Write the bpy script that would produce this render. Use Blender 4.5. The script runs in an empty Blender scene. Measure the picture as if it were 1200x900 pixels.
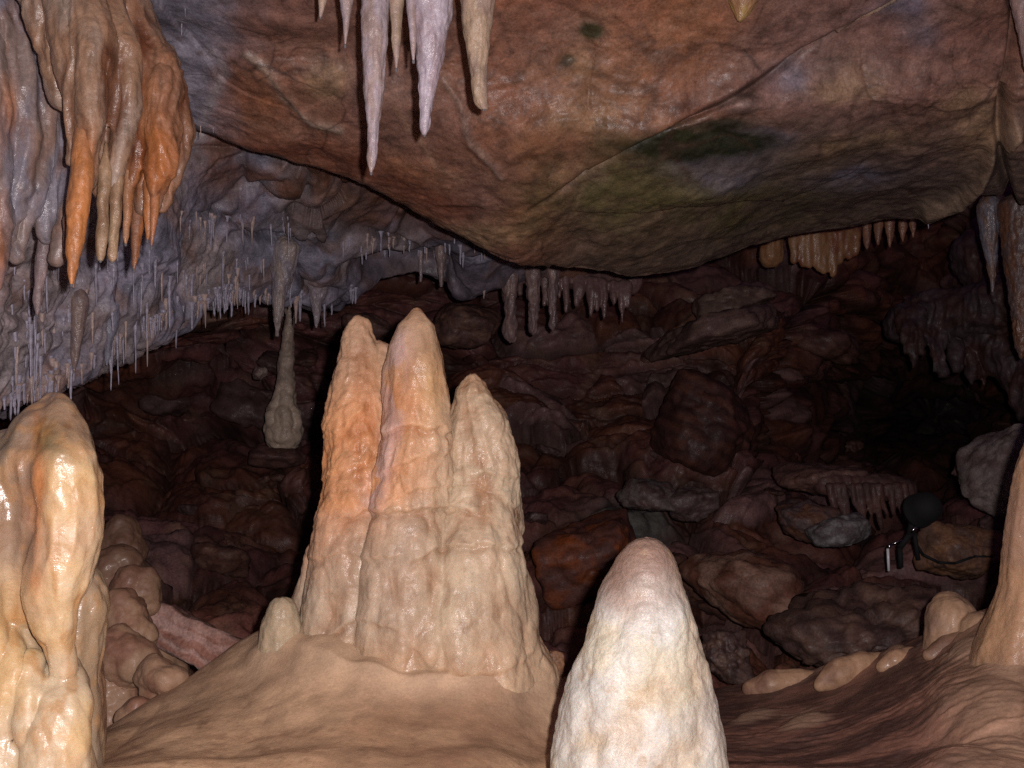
import bpy, bmesh, math, random
import numpy as np
from mathutils import Vector
from mathutils.bvhtree import BVHTree

random.seed(7)
SC = bpy.context.scene
COL = SC.collection
f32 = np.float64
CAMZ = 1.5
K = 18.0 / 35.0 / 600.0          # metres per photo pixel at 1 m


def at(px, py, d):
    return np.array([K * (px - 600) * d, d, CAMZ - K * (py - 450) * d])


# ------------------------------------------------------------------ noise
def _hash(ix, iy, iz, s):
    h = (ix.astype(np.int64) * 374761393 + iy.astype(np.int64) * 668265263 + iz.astype(np.int64) * 2147483647 + s * 974634777) & 0xFFFFFFFF
    h = ((h ^ (h >> 13)) * 1274126177) & 0xFFFFFFFF
    h = ((h ^ (h >> 16)) * 2246822519) & 0xFFFFFFFF
    return h ^ (h >> 15)


_G = np.random.RandomState(3).normal(size=(256, 3))
_G /= np.linalg.norm(_G, axis=1)[:, None]


def perlin(P, s=0):
    i = np.floor(P).astype(np.int64)
    f = P - i
    u = f * f * f * (f * (f * 6 - 15) + 10)
    r = 0
    for a in (0, 1):
        wx = u[:, 0] if a else 1 - u[:, 0]
        for b in (0, 1):
            wy = u[:, 1] if b else 1 - u[:, 1]
            for c in (0, 1):
                wz = u[:, 2] if c else 1 - u[:, 2]
                g = _G[_hash(i[:, 0] + a, i[:, 1] + b, i[:, 2] + c, s) & 255]
                r = r + wx * wy * wz * (g[:, 0] * (f[:, 0] - a) + g[:, 1] * (f[:, 1] - b) + g[:, 2] * (f[:, 2] - c))
    return r * 1.6


def fbm(P, octv=4, s=0, gain=0.5, lac=2.03):
    r = 0; a = 1.0; t = 0
    for o in range(octv):
        r = r + a * perlin(P, s + o * 17); t += a
        P = P * lac + 3.7; a *= gain
    return r / t * 1.3


def ridged(P, octv=3, s=0):
    r = 0; a = 1.0; t = 0
    for o in range(octv):
        r = r + a * (1 - np.abs(perlin(P, s + o * 13)) * 2); t += a
        P = P * 2.1 + 1.3; a *= 0.5
    return r / t


def worley(P, s=0, jit=0.9):
    b = np.floor(P).astype(np.int64)
    n = len(P)
    f1 = np.full(n, 9.0); f2 = np.full(n, 9.0)
    hid = np.zeros(n, np.int64); vec = np.zeros((n, 3))
    for a in (-1, 0, 1):
        for c in (-1, 0, 1):
            for e in (-1, 0, 1):
                cx, cy, cz = b[:, 0] + a, b[:, 1] + c, b[:, 2] + e
                h = _hash(cx, cy, cz, s)
                q = np.stack([cx + .5 + jit * ((h & 1023) / 1023. - .5), cy + .5 + jit * (((h >> 10) & 1023) / 1023. - .5),
                              cz + .5 + jit * (((h >> 20) & 1023) / 1023. - .5)], 1)
                v = P - q
                d = np.sqrt((v * v).sum(1))
                m = d < f1
                f2 = np.where(m, f1, np.minimum(f2, d))
                f1 = np.where(m, d, f1); hid = np.where(m, h, hid); vec = np.where(m[:, None], v, vec)
    return f1, f2, hid, vec


def bumps(P, s=0):
    """rounded lumps with creases between them, 0..1"""
    f1, f2, h, v = worley(P, s)
    return np.clip(1 - f1 * f1 * 1.3, -0.3, 1)


def blocks(P, s=0, tilt=0.8):
    """broken rock: every cell its own offset and tilted face, cracks between"""
    f1, f2, h, v = worley(P, s)
    o = ((h >> 3) & 255) / 255. - .5
    t = np.stack([((h >> 5) & 127) / 127. - .5, ((h >> 9) & 127) / 127. - .5, ((h >> 14) & 127) / 127. - .5], 1) * 2 * tilt
    e = f2 - f1
    crack = np.exp(-(e / 0.07) ** 2)
    return o + (v * t).sum(1) - 0.35 * crack - 0.5 * np.exp(-(e / 0.22) ** 2), crack, ((h >> 7) & 255) / 255.


def ss(a, b, x):
    t = np.clip((x - a) / (b - a), 0, 1)
    return t * t * (3 - 2 * t)


def mix(a, b, t):
    a = np.asarray(a, float); b = np.asarray(b, float)
    t = np.asarray(t)[:, None]
    return a * (1 - t) + b * t


def srgb(r, g, b):
    return np.array([((c / 255 + .055) / 1.055) ** 2.4 if c > 10 else c / 255 / 12.92 for c in (r, g, b)])


# ------------------------------------------------------------------ meshes
def to_px(P):
    d = np.maximum(P[:, 1], 0.2)
    return 600 + P[:, 0] / d / K, 450 - (P[:, 2] - CAMZ) / d / K


def make_mesh(name, V, Q, C=None, mat=None):
    me = bpy.data.meshes.new(name)
    V = np.asarray(V, np.float32)
    k = Q.shape[1]
    me.vertices.add(len(V)); me.vertices.foreach_set('co', V.ravel())
    me.loops.add(Q.size); me.loops.foreach_set('vertex_index', Q.astype(np.int32).ravel())
    me.polygons.add(len(Q)); me.polygons.foreach_set('loop_start', np.arange(0, Q.size, k, dtype=np.int32))
    me.polygons.foreach_set('loop_total', np.full(len(Q), k, np.int32))
    me.update(calc_edges=True)
    me.polygons.foreach_set('use_smooth', np.ones(len(Q), bool))
    if C is not None:
        a = me.color_attributes.new('Col', 'FLOAT_COLOR', 'POINT')
        lum = (C * np.array([.3, .55, .15])).sum(1)[:, None]
        C4 = np.ones((len(V), 4), np.float32); C4[:, :3] = np.clip(lum + (C - lum) * 1.2, 0.004, .9)
        a.data.foreach_set('color', C4.ravel())
    if mat: me.materials.append(mat)
    return me


def link(name, me, parent=None):
    o = bpy.data.objects.new(name, me); COL.objects.link(o)
    if parent: o.parent = parent
    return o


def tag(o, label, cat=None, group=None, kind=None):
    if label: o['label'] = label
    if cat: o['category'] = cat
    if group: o['group'] = group
    if kind: o['kind'] = kind
    return o


def normals(V, Q):
    a, b, c, d = (V[Q[:, i]] for i in ((0, 1, 2, 3) if Q.shape[1] == 4 else (0, 1, 2, 2)))
    n = np.cross(c - a, d - b) if Q.shape[1] == 4 else np.cross(b - a, c - a)
    N = np.zeros_like(V)
    for i in range(Q.shape[1]):
        for j in range(3):
            N[:, j] += np.bincount(Q[:, i], n[:, j], len(V))
    return N / np.maximum(np.linalg.norm(N, axis=1), 1e-12)[:, None]


def grid_quads(nr, nc, wrap=False):
    r = np.arange(nr - 1)[:, None]; c = np.arange(nc if wrap else nc - 1)[None]
    c2 = (c + 1) % nc
    return np.stack([r * nc + c, r * nc + c2, (r + 1) * nc + c2, (r + 1) * nc + c], -1).reshape(-1, 4)


def catmull(A, n):
    """A (k, ...) control rows -> n rows"""
    k = len(A)
    t = np.linspace(0, k - 1, n); i = np.minimum(t.astype(int), k - 2); f = t - i
    p = [A[np.clip(i + o, 0, k - 1)] for o in (-1, 0, 1, 2)]
    f = f.reshape((-1,) + (1,) * (A.ndim - 1))
    return 0.5 * (2 * p[1] + (p[2] - p[0]) * f + (2 * p[0] - 5 * p[1] + 4 * p[2] - p[3]) * f ** 2 + (3 * p[1] - p[0] - 3 * p[2] + p[3]) * f ** 3)


def patch(name, net, nr, nc, disp, colour, mat, keep=False):
    net = np.array(net, float)                      # rows x cols x (px, py, d)
    G = catmull(net, nr)
    G = np.swapaxes(catmull(np.swapaxes(G, 0, 1), nc), 0, 1).reshape(-1, 3)
    V = np.stack([K * (G[:, 0] - 600) * G[:, 2], G[:, 2], CAMZ - K * (G[:, 1] - 450) * G[:, 2]], 1)
    Q = grid_quads(nr, nc)
    N = normals(V, Q)
    mid = (nr // 2) * nc + nc // 2
    if np.dot(N[mid], np.array([0, 0, CAMZ]) - V[mid]) < 0:
        N = -N; Q = Q[:, ::-1]
    h = disp(V, G[:, 0], G[:, 1], N)
    info = {}
    if isinstance(h, tuple): h, info = h
    V2 = V + N * h[:, None]
    C = colour(V2, G[:, 0], G[:, 1], h, normals(V2, Q), info)
    me = make_mesh(name, V2, Q, C, mat)
    return me, V2, Q


def bm_ico(sub):
    bm = bmesh.new(); bmesh.ops.create_icosphere(bm, subdivisions=sub, radius=1)
    V = np.array([v.co[:] for v in bm.verts]); F = np.array([[v.index for v in f.verts] for f in bm.faces]); bm.free()
    return V, F


ICO = {s: bm_ico(s) for s in (2, 4, 5)}


def fused(chains, voxel, smooth=8, factor=0.5):
    """chains of (px, py, d, r_px[, depth_scale]) swept by spheres, melted into one skin"""
    Vs, Fs, off = [], [], 0
    S, F = ICO[2]
    for ch in chains:
        ch = [tuple(c) + (1.0,) * (5 - len(c)) for c in ch]
        pts = []
        for a, b in zip(ch[:-1], ch[1:]):
            A, B = at(*a[:3]), at(*b[:3]); ra, rb = a[3] * K * a[2], b[3] * K * b[2]
            n = max(2, int(np.linalg.norm(B - A) / max(0.14 * min(ra, rb), 0.003)))
            for i in range(n): t = i / n; pts.append((A * (1 - t) + B * t, ra * (1 - t) + rb * t, a[4] * (1 - t) + b[4] * t))
        l = ch[-1]; pts.append((at(*l[:3]), l[3] * K * l[2], l[4]))
        for p, r, ds in pts:
            Vs.append(S * np.array([r, r * ds, r]) + p); Fs.append(F + off); off += len(S)
    me = make_mesh('tmp', np.concatenate(Vs), np.concatenate(Fs))
    o = link('tmp', me)
    m = o.modifiers.new('r', 'REMESH'); m.mode = 'VOXEL'; m.voxel_size = voxel
    m = o.modifiers.new('s', 'SMOOTH'); m.iterations = smooth; m.factor = factor
    dg = bpy.context.evaluated_depsgraph_get()
    em = o.evaluated_get(dg).to_mesh()
    V = np.empty(len(em.vertices) * 3, np.float32); em.vertices.foreach_get('co', V); V = V.reshape(-1, 3).astype(float)
    n = len(em.polygons); Q = np.empty(n * 4, np.int32)
    assert len(em.loops) == n * 4
    em.loops.foreach_get('vertex_index', Q); Q = Q.reshape(-1, 4)
    o.evaluated_get(dg).to_mesh_clear()
    bpy.data.objects.remove(o); bpy.data.meshes.remove(me)
    return V, Q


def skin(name, VQ, disp, colour, mat, parent=None):
    V, Q = VQ
    N = normals(V, Q)
    px, py = to_px(V)
    h = disp(V, px, py, N); V2 = V + N * h[:, None]
    C = colour(V2, px, py, h, normals(V2, Q), {})
    return link(name, make_mesh(name, V2, Q, C, mat), parent)


def lathe_px(name, prof, d, disp, colour, mat, nth=96, step=0.003, parent=None, dscale=1.0, lean=0.0):
    """solid of revolution from its silhouette: prof = (py, x_left, x_right) top to bottom"""
    prof = np.array(prof, float)
    L = abs(prof[-1, 0] - prof[0, 0]) * K * d
    n = max(12, int(L / step))
    # arc-length-ish resample
    t = np.linspace(0, 1, n)
    s = np.concatenate([[0], np.cumsum(np.hypot(np.diff(prof[:, 0]), np.diff((prof[:, 2] - prof[:, 1]) / 2)))]); s /= s[-1]
    py = np.interp(t, s, prof[:, 0]); xl = np.interp(t, s, prof[:, 1]); xr = np.interp(t, s, prof[:, 2])
    ker = np.hanning(max(3, n // 14 | 1)); ker /= ker.sum(); k2 = len(ker) // 2
    sm = lambda a: np.convolve(np.concatenate([np.full(k2, a[0]), a, np.full(k2, a[-1])]), ker, 'valid')
    xl2, xr2 = sm(xl), sm(xr)
    w = np.minimum(1, np.minimum(np.arange(n), np.arange(n)[::-1]) / (k2 + 1.0))
    xl, xr = xl * (1 - w) + xl2 * w, xr * (1 - w) + xr2 * w
    c = (xl + xr) / 2; r = (xr - xl) / 2 * K * d
    th = np.arange(nth) / nth * 2 * math.pi
    dd = d + lean * (py - py[0]) * K * d
    X = (K * (c - 600) * d)[:, None] + r[:, None] * np.cos(th)
    Y = dd[:, None] + r[:, None] * np.sin(th) * dscale
    Z = (CAMZ - K * (py - 450) * d)[:, None] + 0 * th
    V = np.stack([X, Y, Z], -1).reshape(-1, 3)
    Q = grid_quads(n, nth, True)
    N = normals(V, Q)
    cen = np.repeat(np.stack([K * (c - 600) * d, dd, CAMZ - K * (py - 450) * d], 1), nth, 0)
    if ((V - cen) * N).sum() < 0: N = -N; Q = Q[:, ::-1]
    px, pyv = to_px(V)
    rr = np.repeat(r, nth)
    h = disp(V, px, pyv, N) * np.minimum(1, rr / (0.006))
    V2 = V + N * h[:, None]
    C = colour(V2, px, pyv, h, normals(V2, Q), {})
    return link(name, make_mesh(name, V2, Q, C, mat), parent)


# ------------------------------------------------------------------ materials
def material(name, rough=0.5, rough_var=0.25, sss=0.0, coat=0.0, bump=0.4, bscale=60.0, spec=0.5, speck=0.15, fine=260.0, stretch=(1, 1, 1), dark=(0, 0, 0), tint_scale=14, sssr=(0.02, 0.01, 0.006)):
    m = bpy.data.materials.new(name); m.use_nodes = True
    nt = m.node_tree; N = nt.nodes; L = nt.links
    b = N['Principled BSDF']
    att = N.new('ShaderNodeAttribute'); att.attribute_name = 'Col'
    tc = N.new('ShaderNodeNewGeometry')
    mp = N.new('ShaderNodeMapping'); mp.inputs['Scale'].default_value = stretch
    L.new(tc.outputs['Position'], mp.inputs['Vector'])

    def noise(scale, det=6, rgh=0.6):
        n = N.new('ShaderNodeTexNoise'); n.inputs['Scale'].default_value = scale; n.inputs['Detail'].default_value = det
        n.inputs['Roughness'].default_value = rgh; L.new(mp.outputs[0], n.inputs['Vector']); return n
    n1, n2, n3 = noise(bscale), noise(fine, 4, 0.7), noise(tint_scale, 8, 0.65)
    # colour mottling
    mr = N.new('ShaderNodeMapRange'); mr.inputs['From Min'].default_value = 0.3; mr.inputs['From Max'].default_value = 0.7
    mr.inputs['To Min'].default_value = 1 - speck * 2; mr.inputs['To Max'].default_value = 1 + speck
    ad = N.new('ShaderNodeMath'); ad.operation = 'ADD'
    L.new(n2.outputs[0], ad.inputs[0]); L.new(n3.outputs[0], ad.inputs[1])
    hf = N.new('ShaderNodeMath'); hf.operation = 'MULTIPLY'; hf.inputs[1].default_value = .5; L.new(ad.outputs[0], hf.inputs[0])
    L.new(hf.outputs[0], mr.inputs['Value'])
    vm = N.new('ShaderNodeVectorMath'); vm.operation = 'SCALE'
    L.new(att.outputs['Color'], vm.inputs[0]); L.new(mr.outputs[0], vm.inputs['Scale'])
    L.new(vm.outputs[0], b.inputs['Base Color'])
    # roughness
    rr = N.new('ShaderNodeMapRange'); rr.inputs['From Min'].default_value = .3; rr.inputs['From Max'].default_value = .7
    rr.inputs['To Min'].default_value = max(.08, rough - rough_var); rr.inputs['To Max'].default_value = min(1, rough + rough_var)
    L.new(n1.outputs[0], rr.inputs['Value']); L.new(rr.outputs[0], b.inputs['Roughness'])
    b.inputs['Specular IOR Level'].default_value = spec
    if coat:
        n4 = noise(9, 4, .6)
        cw = N.new('ShaderNodeMapRange'); cw.inputs['From Min'].default_value = .40; cw.inputs['From Max'].default_value = .62
        cw.inputs['To Min'].default_value = 0; cw.inputs['To Max'].default_value = min(1, coat * 2.4)
        L.new(n4.outputs[0], cw.inputs['Value']); L.new(cw.outputs[0], b.inputs['Coat Weight'])
        b.inputs['Coat Roughness'].default_value = 0.14
    if sss:
        b.inputs['Subsurface Weight'].default_value = sss; b.inputs['Subsurface Radius'].default_value = sssr; b.inputs['Subsurface Scale'].default_value = 1.0
    bp = N.new('ShaderNodeBump'); bp.inputs['Strength'].default_value = bump; bp.inputs['Distance'].default_value = 0.006
    bp2 = N.new('ShaderNodeBump'); bp2.inputs['Strength'].default_value = bump * .7; bp2.inputs['Distance'].default_value = 0.002
    L.new(n1.outputs[0], bp.inputs['Height']); L.new(n2.outputs[0], bp2.inputs['Height']); L.new(bp.outputs[0], bp2.inputs['Normal'])
    L.new(bp2.outputs[0], b.inputs['Normal'])
    if coat: L.new(bp.outputs[0], b.inputs['Coat Normal'])
    return m


M_cal = material('wet_calcite', rough=.55, rough_var=.28, sss=.3, coat=.2, bump=.5, bscale=55, speck=.16, fine=260, spec=.35)
M_wet = material('dripping_wet_calcite', rough=.42, rough_var=.2, sss=.3, coat=.5, bump=.4, bscale=50, speck=.12, fine=240, spec=.5)
M_white = material('pale_calcite', rough=.5, rough_var=.2, sss=.35, coat=.08, bump=.55, bscale=60, speck=.18, fine=240)
M_stal = material('stalactite_calcite', rough=.5, rough_var=.25, sss=.15, coat=.2, bump=.5, bscale=90, speck=.2, fine=300)
M_drape = material('wet_flowstone', rough=.5, rough_var=.25, sss=.1, coat=.22, bump=.5, bscale=60, speck=.2, fine=200)
M_slab = material('stained_limestone', rough=.6, rough_var=.25, coat=.055, bump=.5, bscale=42, speck=.36, fine=150, tint_scale=20)
M_straw = material('straw_calcite', rough=.55, rough_var=.2, sss=.0, coat=.1, bump=.3, bscale=90, speck=.15)
M_rock = material('muddy_rock', rough=.65, rough_var=.25, coat=.05, bump=.9, bscale=26, speck=.4, fine=110, tint_scale=9)
M_floor = material('floor_flowstone', rough=.6, rough_var=.25, coat=.09, bump=.3, bscale=45, speck=.16, fine=180)


def plain(name, rgb, rough, metal=0.0, coat=0):
    m = bpy.data.materials.new(name); m.use_nodes = True; nt = m.node_tree; b = nt.nodes['Principled BSDF']
    n = nt.nodes.new('ShaderNodeTexNoise'); n.inputs['Scale'].default_value = 90
    r = nt.nodes.new('ShaderNodeValToRGB'); r.color_ramp.elements[0].color = (*[c * .6 for c in rgb], 1); r.color_ramp.elements[1].color = (*[min(1, c * 1.3) for c in rgb], 1)
    nt.links.new(n.outputs[0], r.inputs[0]); nt.links.new(r.outputs[0], b.inputs['Base Color'])
    b.inputs['Roughness'].default_value = rough; b.inputs['Metallic'].default_value = metal; b.inputs['Coat Weight'].default_value = coat
    return m


M_black = plain('black_plastic', (.006, .006, .007), .85, 0, 0)
M_metal = plain('worn_steel', (.6, .62, .66), .18, 1)
M_water = plain('water', (.16, .15, .16), .04, 0, 1)
M_glint = plain('glint_white', (.85, .88, .95), .25)  # glint on the metal spike, painted as a plain white surface
M_glass = plain('lamp_glass', (.04, .045, .06), .05, 0, 1)

# ================================================================== CEILING SLAB
cols = [-250, -60, 60, 160, 240, 330, 420, 500, 600, 700, 800, 900, 1000, 1080, 1130, 1200, 1330, 1600]
rim = [90, 100, 118, 135, 156, 188, 214, 258, 308, 335, 330, 293, 276, 268, 252, 244, 240, 230]
rd = [3.0, 3.0, 3.0, 3.05, 3.1, 3.15, 3.2, 3.25, 3.35, 3.6, 3.8, 3.9, 3.9, 3.8, 3.6, 3.5, 3.4, 3.4]
net = []
for t, q in ((-1.9, 1.1), (-1.0, 1.75), (-.45, 2.25), (0, 2.62), (.25, 2.78), (.5, 2.86), (.72, None), (.88, None), (1.0, None)):
    row = []
    for x, r, d in zip(cols, rim, rd):
        py = -0 + (r) * t if t >= 0 else t * 330
        if q is None:
            k = {.72: .25, .88: .62, 1.0: 1.0}[t]
            dd = 2.92 * (1 - k) + d * k
        else:
            dd = q
        row.append((x, py, dd))
    net.append(row)
net.append([(x, r - 8, d + .16) for x, r, d in zip(cols, rim, rd)])
net.append([(x, r - 40, d + .5) for x, r, d in zip(cols, rim, rd)])
net.append([(x, r - 110, d + 1.1) for x, r, d in zip(cols, rim, rd)])


def creaseline(px, py):
    # signed distance (px) below the joint that runs (630,245) - (1060,0)
    return ((py - 245) * 430 + (px - 630) * 245) / math.hypot(430, 245)


def seg(px, py, pts, w):
    """soft mask along a polyline in patch coordinates"""
    best = np.full(len(px), 1e9)
    for (x0, y0), (x1, y1) in zip(pts[:-1], pts[1:]):
        dx, dy = x1 - x0, y1 - y0
        t = np.clip(((px - x0) * dx + (py - y0) * dy) / (dx * dx + dy * dy), 0, 1)
        best = np.minimum(best, (px - x0 - t * dx) ** 2 + (py - y0 - t * dy) ** 2)
    return np.exp(-best / w ** 2)


def slab_disp(V, px, py, N):
    w = V + 0.15 * np.stack([fbm(V * 1.4, 3, 5), fbm(V * 1.4, 3, 6), fbm(V * 1.4, 3, 7)], 1)
    h = 0.055 * fbm(w * 1.0, 3, 1) + 0.012 * fbm(w * np.array([5, 5, 8.]), 5, 2)
    h += 0.009 * ridged(w * np.array([3, 3, 7.]) + 5, 4, 9)
    b, cr, idv = blocks(w * 1.25, 31, .35); cr = cr * ss(-.1, .35, fbm(V * 2.5, 2, 32)); h += 0.014 * b * ss(330, 200, px) + .010 * b
    e = creaseline(px, py)
    # joint: step inward below the crease
    m = ss(600, 700, px)
    h += -m * 0.05 * ss(-6, 6, e) - m * .04 * np.exp(-(e / 5) ** 2)
    # groove to the upper right edge crack
    e2 = px - (1185 + 12 * np.sin(py / 40.0))
    h += -.05 * np.exp(-(e2 / 5) ** 2) + .03 * ss(0, 14, e2) + .0022 * fbm(V * 34, 4, 33) + .0035 * ridged(w * np.array([9, 9, 20.]), 3, 34)
    # rounded boss
    h += .05 * np.exp(-(((px - 870) / 26) ** 2 + ((py - 122) / 16) ** 2))
    h += .028 * ss(.3, .8, seg(px, py, [(985, 42), (1020, 26), (1064, 0)], 6)) + .010 * seg(px, py, [(290, 60), (320, 85), (345, 120), (365, 142), (400, 148)], 5) + .010 * seg(px, py, [(520, 90), (540, 120), (552, 165), (590, 205)], 5)
    h += .05 * seg(px, py, [(1088, 262), (1128, 250), (1150, 225), (1172, 185), (1195, 160)], 8)
    return h, {'e': e, 'm': m, 'cr': cr, 'id': idv, 'w': w}


def veins(V, s, sc, wd):
    return np.exp(-(perlin(V * sc + 0.25 * np.stack([fbm(V * 9, 2, s + 1)] * 3, 1), s) / wd) ** 2)


def blot(px, py, x, y, a, b, wob=0):
    return np.exp(-(((px - x) / a) ** 2 + ((py - y) / b) ** 2 + wob))


def slab_col(V, px, py, h, N, I):
    a = fbm(V * 2.2, 5, 11) * .5 + .5; b = fbm(V * np.array([5, 5, 8.]), 5, 12) * .5 + .5; c = fbm(V * 1.3, 4, 13) * .5 + .5
    d_ = fbm(V * 16, 4, 14) * .5 + .5
    brown = np.array([.26, .125, .085]); rust = np.array([.275, .13, .07]); tan = np.array([.32, .20, .14]); pur = np.array([.19, .135, .135]); blu = np.array([.19, .175, .22])
    C = mix(brown, rust, ss(.35, .7, a) * .6); C = mix(C, tan, ss(.45, .8, b) * .4); C = mix(C, pur, ss(.45, .75, c) * .45)
    C = mix(C, pur, ss(760, 1000, px) * .4)
    wob = fbm(V * 7, 4, 20) * 1.6
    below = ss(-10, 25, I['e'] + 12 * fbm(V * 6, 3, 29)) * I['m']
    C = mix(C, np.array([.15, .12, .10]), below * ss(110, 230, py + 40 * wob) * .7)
    C = mix(C, np.array([.17, .15, .07]), np.clip(blot(px, py, 780, 235, 150, 55, wob), 0, 1) * .8)
    C = mix(C, np.array([.28, .20, .12]), np.clip(blot(px, py, 700, 115, 60, 55, wob), 0, 1) * .45)
    C = mix(C, np.array([.03, .035, .015]), np.clip(1.8 * blot(px, py, 693, 36, 12, 9, wob * .5), 0, 1) * .9)
    C = mix(C, np.array([.04, .04, .02]), np.clip(1.2 * blot(px, py, 664, 70, 8, 7, wob), 0, 1) * .7)
    for x, y, sx, sy in ((850, 205, 55, 22), (932, 92, 22, 14), (890, 175, 45, 12), (1085, 50, 20, 14), (1060, 15, 40, 18), (765, 182, 25, 8), (1000, 225, 50, 10)):
        C = mix(C, blu * 1.1, np.clip(1.2 * blot(px, py, x, y, sx, sy, wob), 0, 1) * .75)
    for x, y, sx, sy in ((1000, 105, 40, 26), (1150, 150, 35, 45), (1010, 180, 60, 10), (560, 280, 60, 16), (385, 90, 22, 22)):
        C = mix(C, np.array([.36, .25, .16]), np.clip(1.2 * blot(px, py, x, y, sx, sy, wob), 0, 1) * .6)
    C = mix(C, np.array([.022, .026, .010]), np.clip(2.2 * blot(px, py, 800, 180, 82, 20, wob * .7), 0, 1) * .95)
    C = mix(C, np.array([.03, .03, .018]), np.clip(1.6 * blot(px, py, 850, 158, 30, 9, wob * .6), 0, 1) * .8)
    # grey-blue calcite skin to the left
    gl = ss(310, 240, px + 22 * wob + .1 * (py - 60)) * ss(480, 240, px + py * .3)
    C = mix(C, np.array([.25, .24, .29]), gl * .95)
    C = mix(C, np.array([.42, .33, .27]), np.clip(seg(px + 8 * wob, py, [(290, 60), (320, 85), (345, 120), (365, 142), (400, 148)], 4.5), 0, 1) * .7)
    C = mix(C, np.array([.42, .38, .4]), np.clip(seg(px + 6 * wob, py, [(235, 150), (250, 115), (270, 85), (245, 60)], 6), 0, 1) * .5)
    C = mix(C, np.array([.38, .24, .17]), np.clip(seg(px + 4 * wob, py, [(465, 125), (490, 165), (510, 195), (545, 212)], 3), 0, 1) * .7)
    C = mix(C, np.array([.36, .27, .23]), np.clip(seg(px + 4 * wob, py, [(520, 90), (540, 120), (552, 165), (590, 205)], 4), 0, 1) * .55)
    C = mix(C, np.array([.42, .30, .2]), np.clip(seg(px + 2 * wob, py, [(985, 42), (1020, 25), (1062, 2)], 5), 0, 1) * .8)
    C = mix(C, np.array([.40, .30, .22]), np.clip(seg(px + 3 * wob, py, [(1080, 262), (1128, 248), (1150, 225), (1172, 185), (1195, 160)], 7), 0, 1) * .7)
    C = mix(C, np.array([.3, .22, .2]), blot(px, py, 870, 122, 24, 14) * .7)
    # lower band dark rust just above the rim on the left
    C = mix(C, np.array([.13, .05, .035]), np.clip(seg(px, py + 9 * wob, [(300, 172), (420, 190), (470, 222), (540, 255)], 15), 0, 1) * .75)
    v = veins(V, 41, 3.2, .035) * .5
    C = mix(C, np.array([.09, .05, .04]), v)
    f1, f2, _, _ = worley((V + .05 * fbm(V * 6, 3, 45)[:, None]) * np.array([4.5, 4.5, 7]), 46)
    C = mix(C, C * .35, np.exp(-((f2 - f1) / .03) ** 2) * ss(.05, .4, fbm(V * 3, 3, 47)) * .8)
    C = mix(C, C * .5, ss(.15, .5, fbm(V * np.array([12, 12, 30.]), 4, 48)) * .5)
    C = mix(C, C * np.array([1.35, 1.3, 1.25]), ss(.15, .5, fbm(V * np.array([16, 16, 34.]), 4, 49)) * .6)
    C *= (0.6 + .75 * d_)[:, None]
    C *= (1 - .3 * I['cr'])[:, None]
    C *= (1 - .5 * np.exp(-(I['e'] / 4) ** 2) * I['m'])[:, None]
    return C


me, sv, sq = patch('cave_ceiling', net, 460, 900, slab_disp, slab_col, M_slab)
tag(link('cave_ceiling', me), 'huge brown overhanging rock slab forming the cave ceiling', kind='structure')
bvh_slab = BVHTree.FromPolygons(sv.tolist(), sq.tolist())

# ================================================================== BACK CEILING (blue grey, straw covered)
cols = [-300, -80, 0, 60, 120, 170, 215, 270, 330, 380, 430, 490, 545, 600, 650, 710, 780, 880]
low = [560, 510, 478, 452, 420, 392, 368, 348, 352, 362, 342, 334, 350, 338, 330, 316, 300, 270]
ld = [2.5, 2.7, 2.9, 3.1, 3.35, 3.55, 3.75, 4.0, 4.25, 4.4, 4.55, 4.75, 4.8, 4.9, 5.0, 5.1, 5.2, 5.3]
net = []
for t, k in ((0, .66), (.18, .70), (.36, .755), (.52, .80), (.66, .86), (.8, .92), (.92, .97), (1, 1)):
    net.append([(x, 20 + (l - 20) * t, d * (1 - (1 - k) * min(1, max(.35, (x - 100) / 300)))) for x, l, d in zip(cols, low, ld)])
net.append([(x, l - 6, d + .14) for x, l, d in zip(cols, low, ld)])
net.append([(x, l - 30, d + .6) for x, l, d in zip(cols, low, ld)])
net.append([(x, l - 90, d + 1.6) for x, l, d in zip(cols, low, ld)])


def bc_disp(V, px, py, N):
    w = V + .12 * np.stack([fbm(V * 2, 3, 55), fbm(V * 2, 3, 56), fbm(V * 2, 3, 57)], 1)
    # slanting corrugation (layers dipping towards the lower left)
    q = (w[:, 0] * .72 + w[:, 2] * -.7) * 30 + 4 * fbm(w * 3, 3, 61)
    h = .022 * np.abs(np.sin(q)) * (fbm(w * 4, 2, 62) * .5 + .7)
    h += .09 * fbm(w * 1.6, 3, 51) + .022 * fbm(w * 8, 5, 52)
    b, cr, i = blocks(w * np.array([2.2, 2.2, 4.]), 53, .5)
    h += .05 * b * ss(150, 330, px)
    h += (.035 * bumps(w * np.array([13, 9, 1.6]), 54) + .018 * ridged(w * np.array([26, 18, 1.8]), 2, 58)) * ss(360, 100, px) * ss(200, 290, py)
    # alcove under the ledge
    h += -.2 * np.clip(blot(px, py, 470, 318, 56, 22), 0, 1)
    return h, {'cr': cr}


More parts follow.
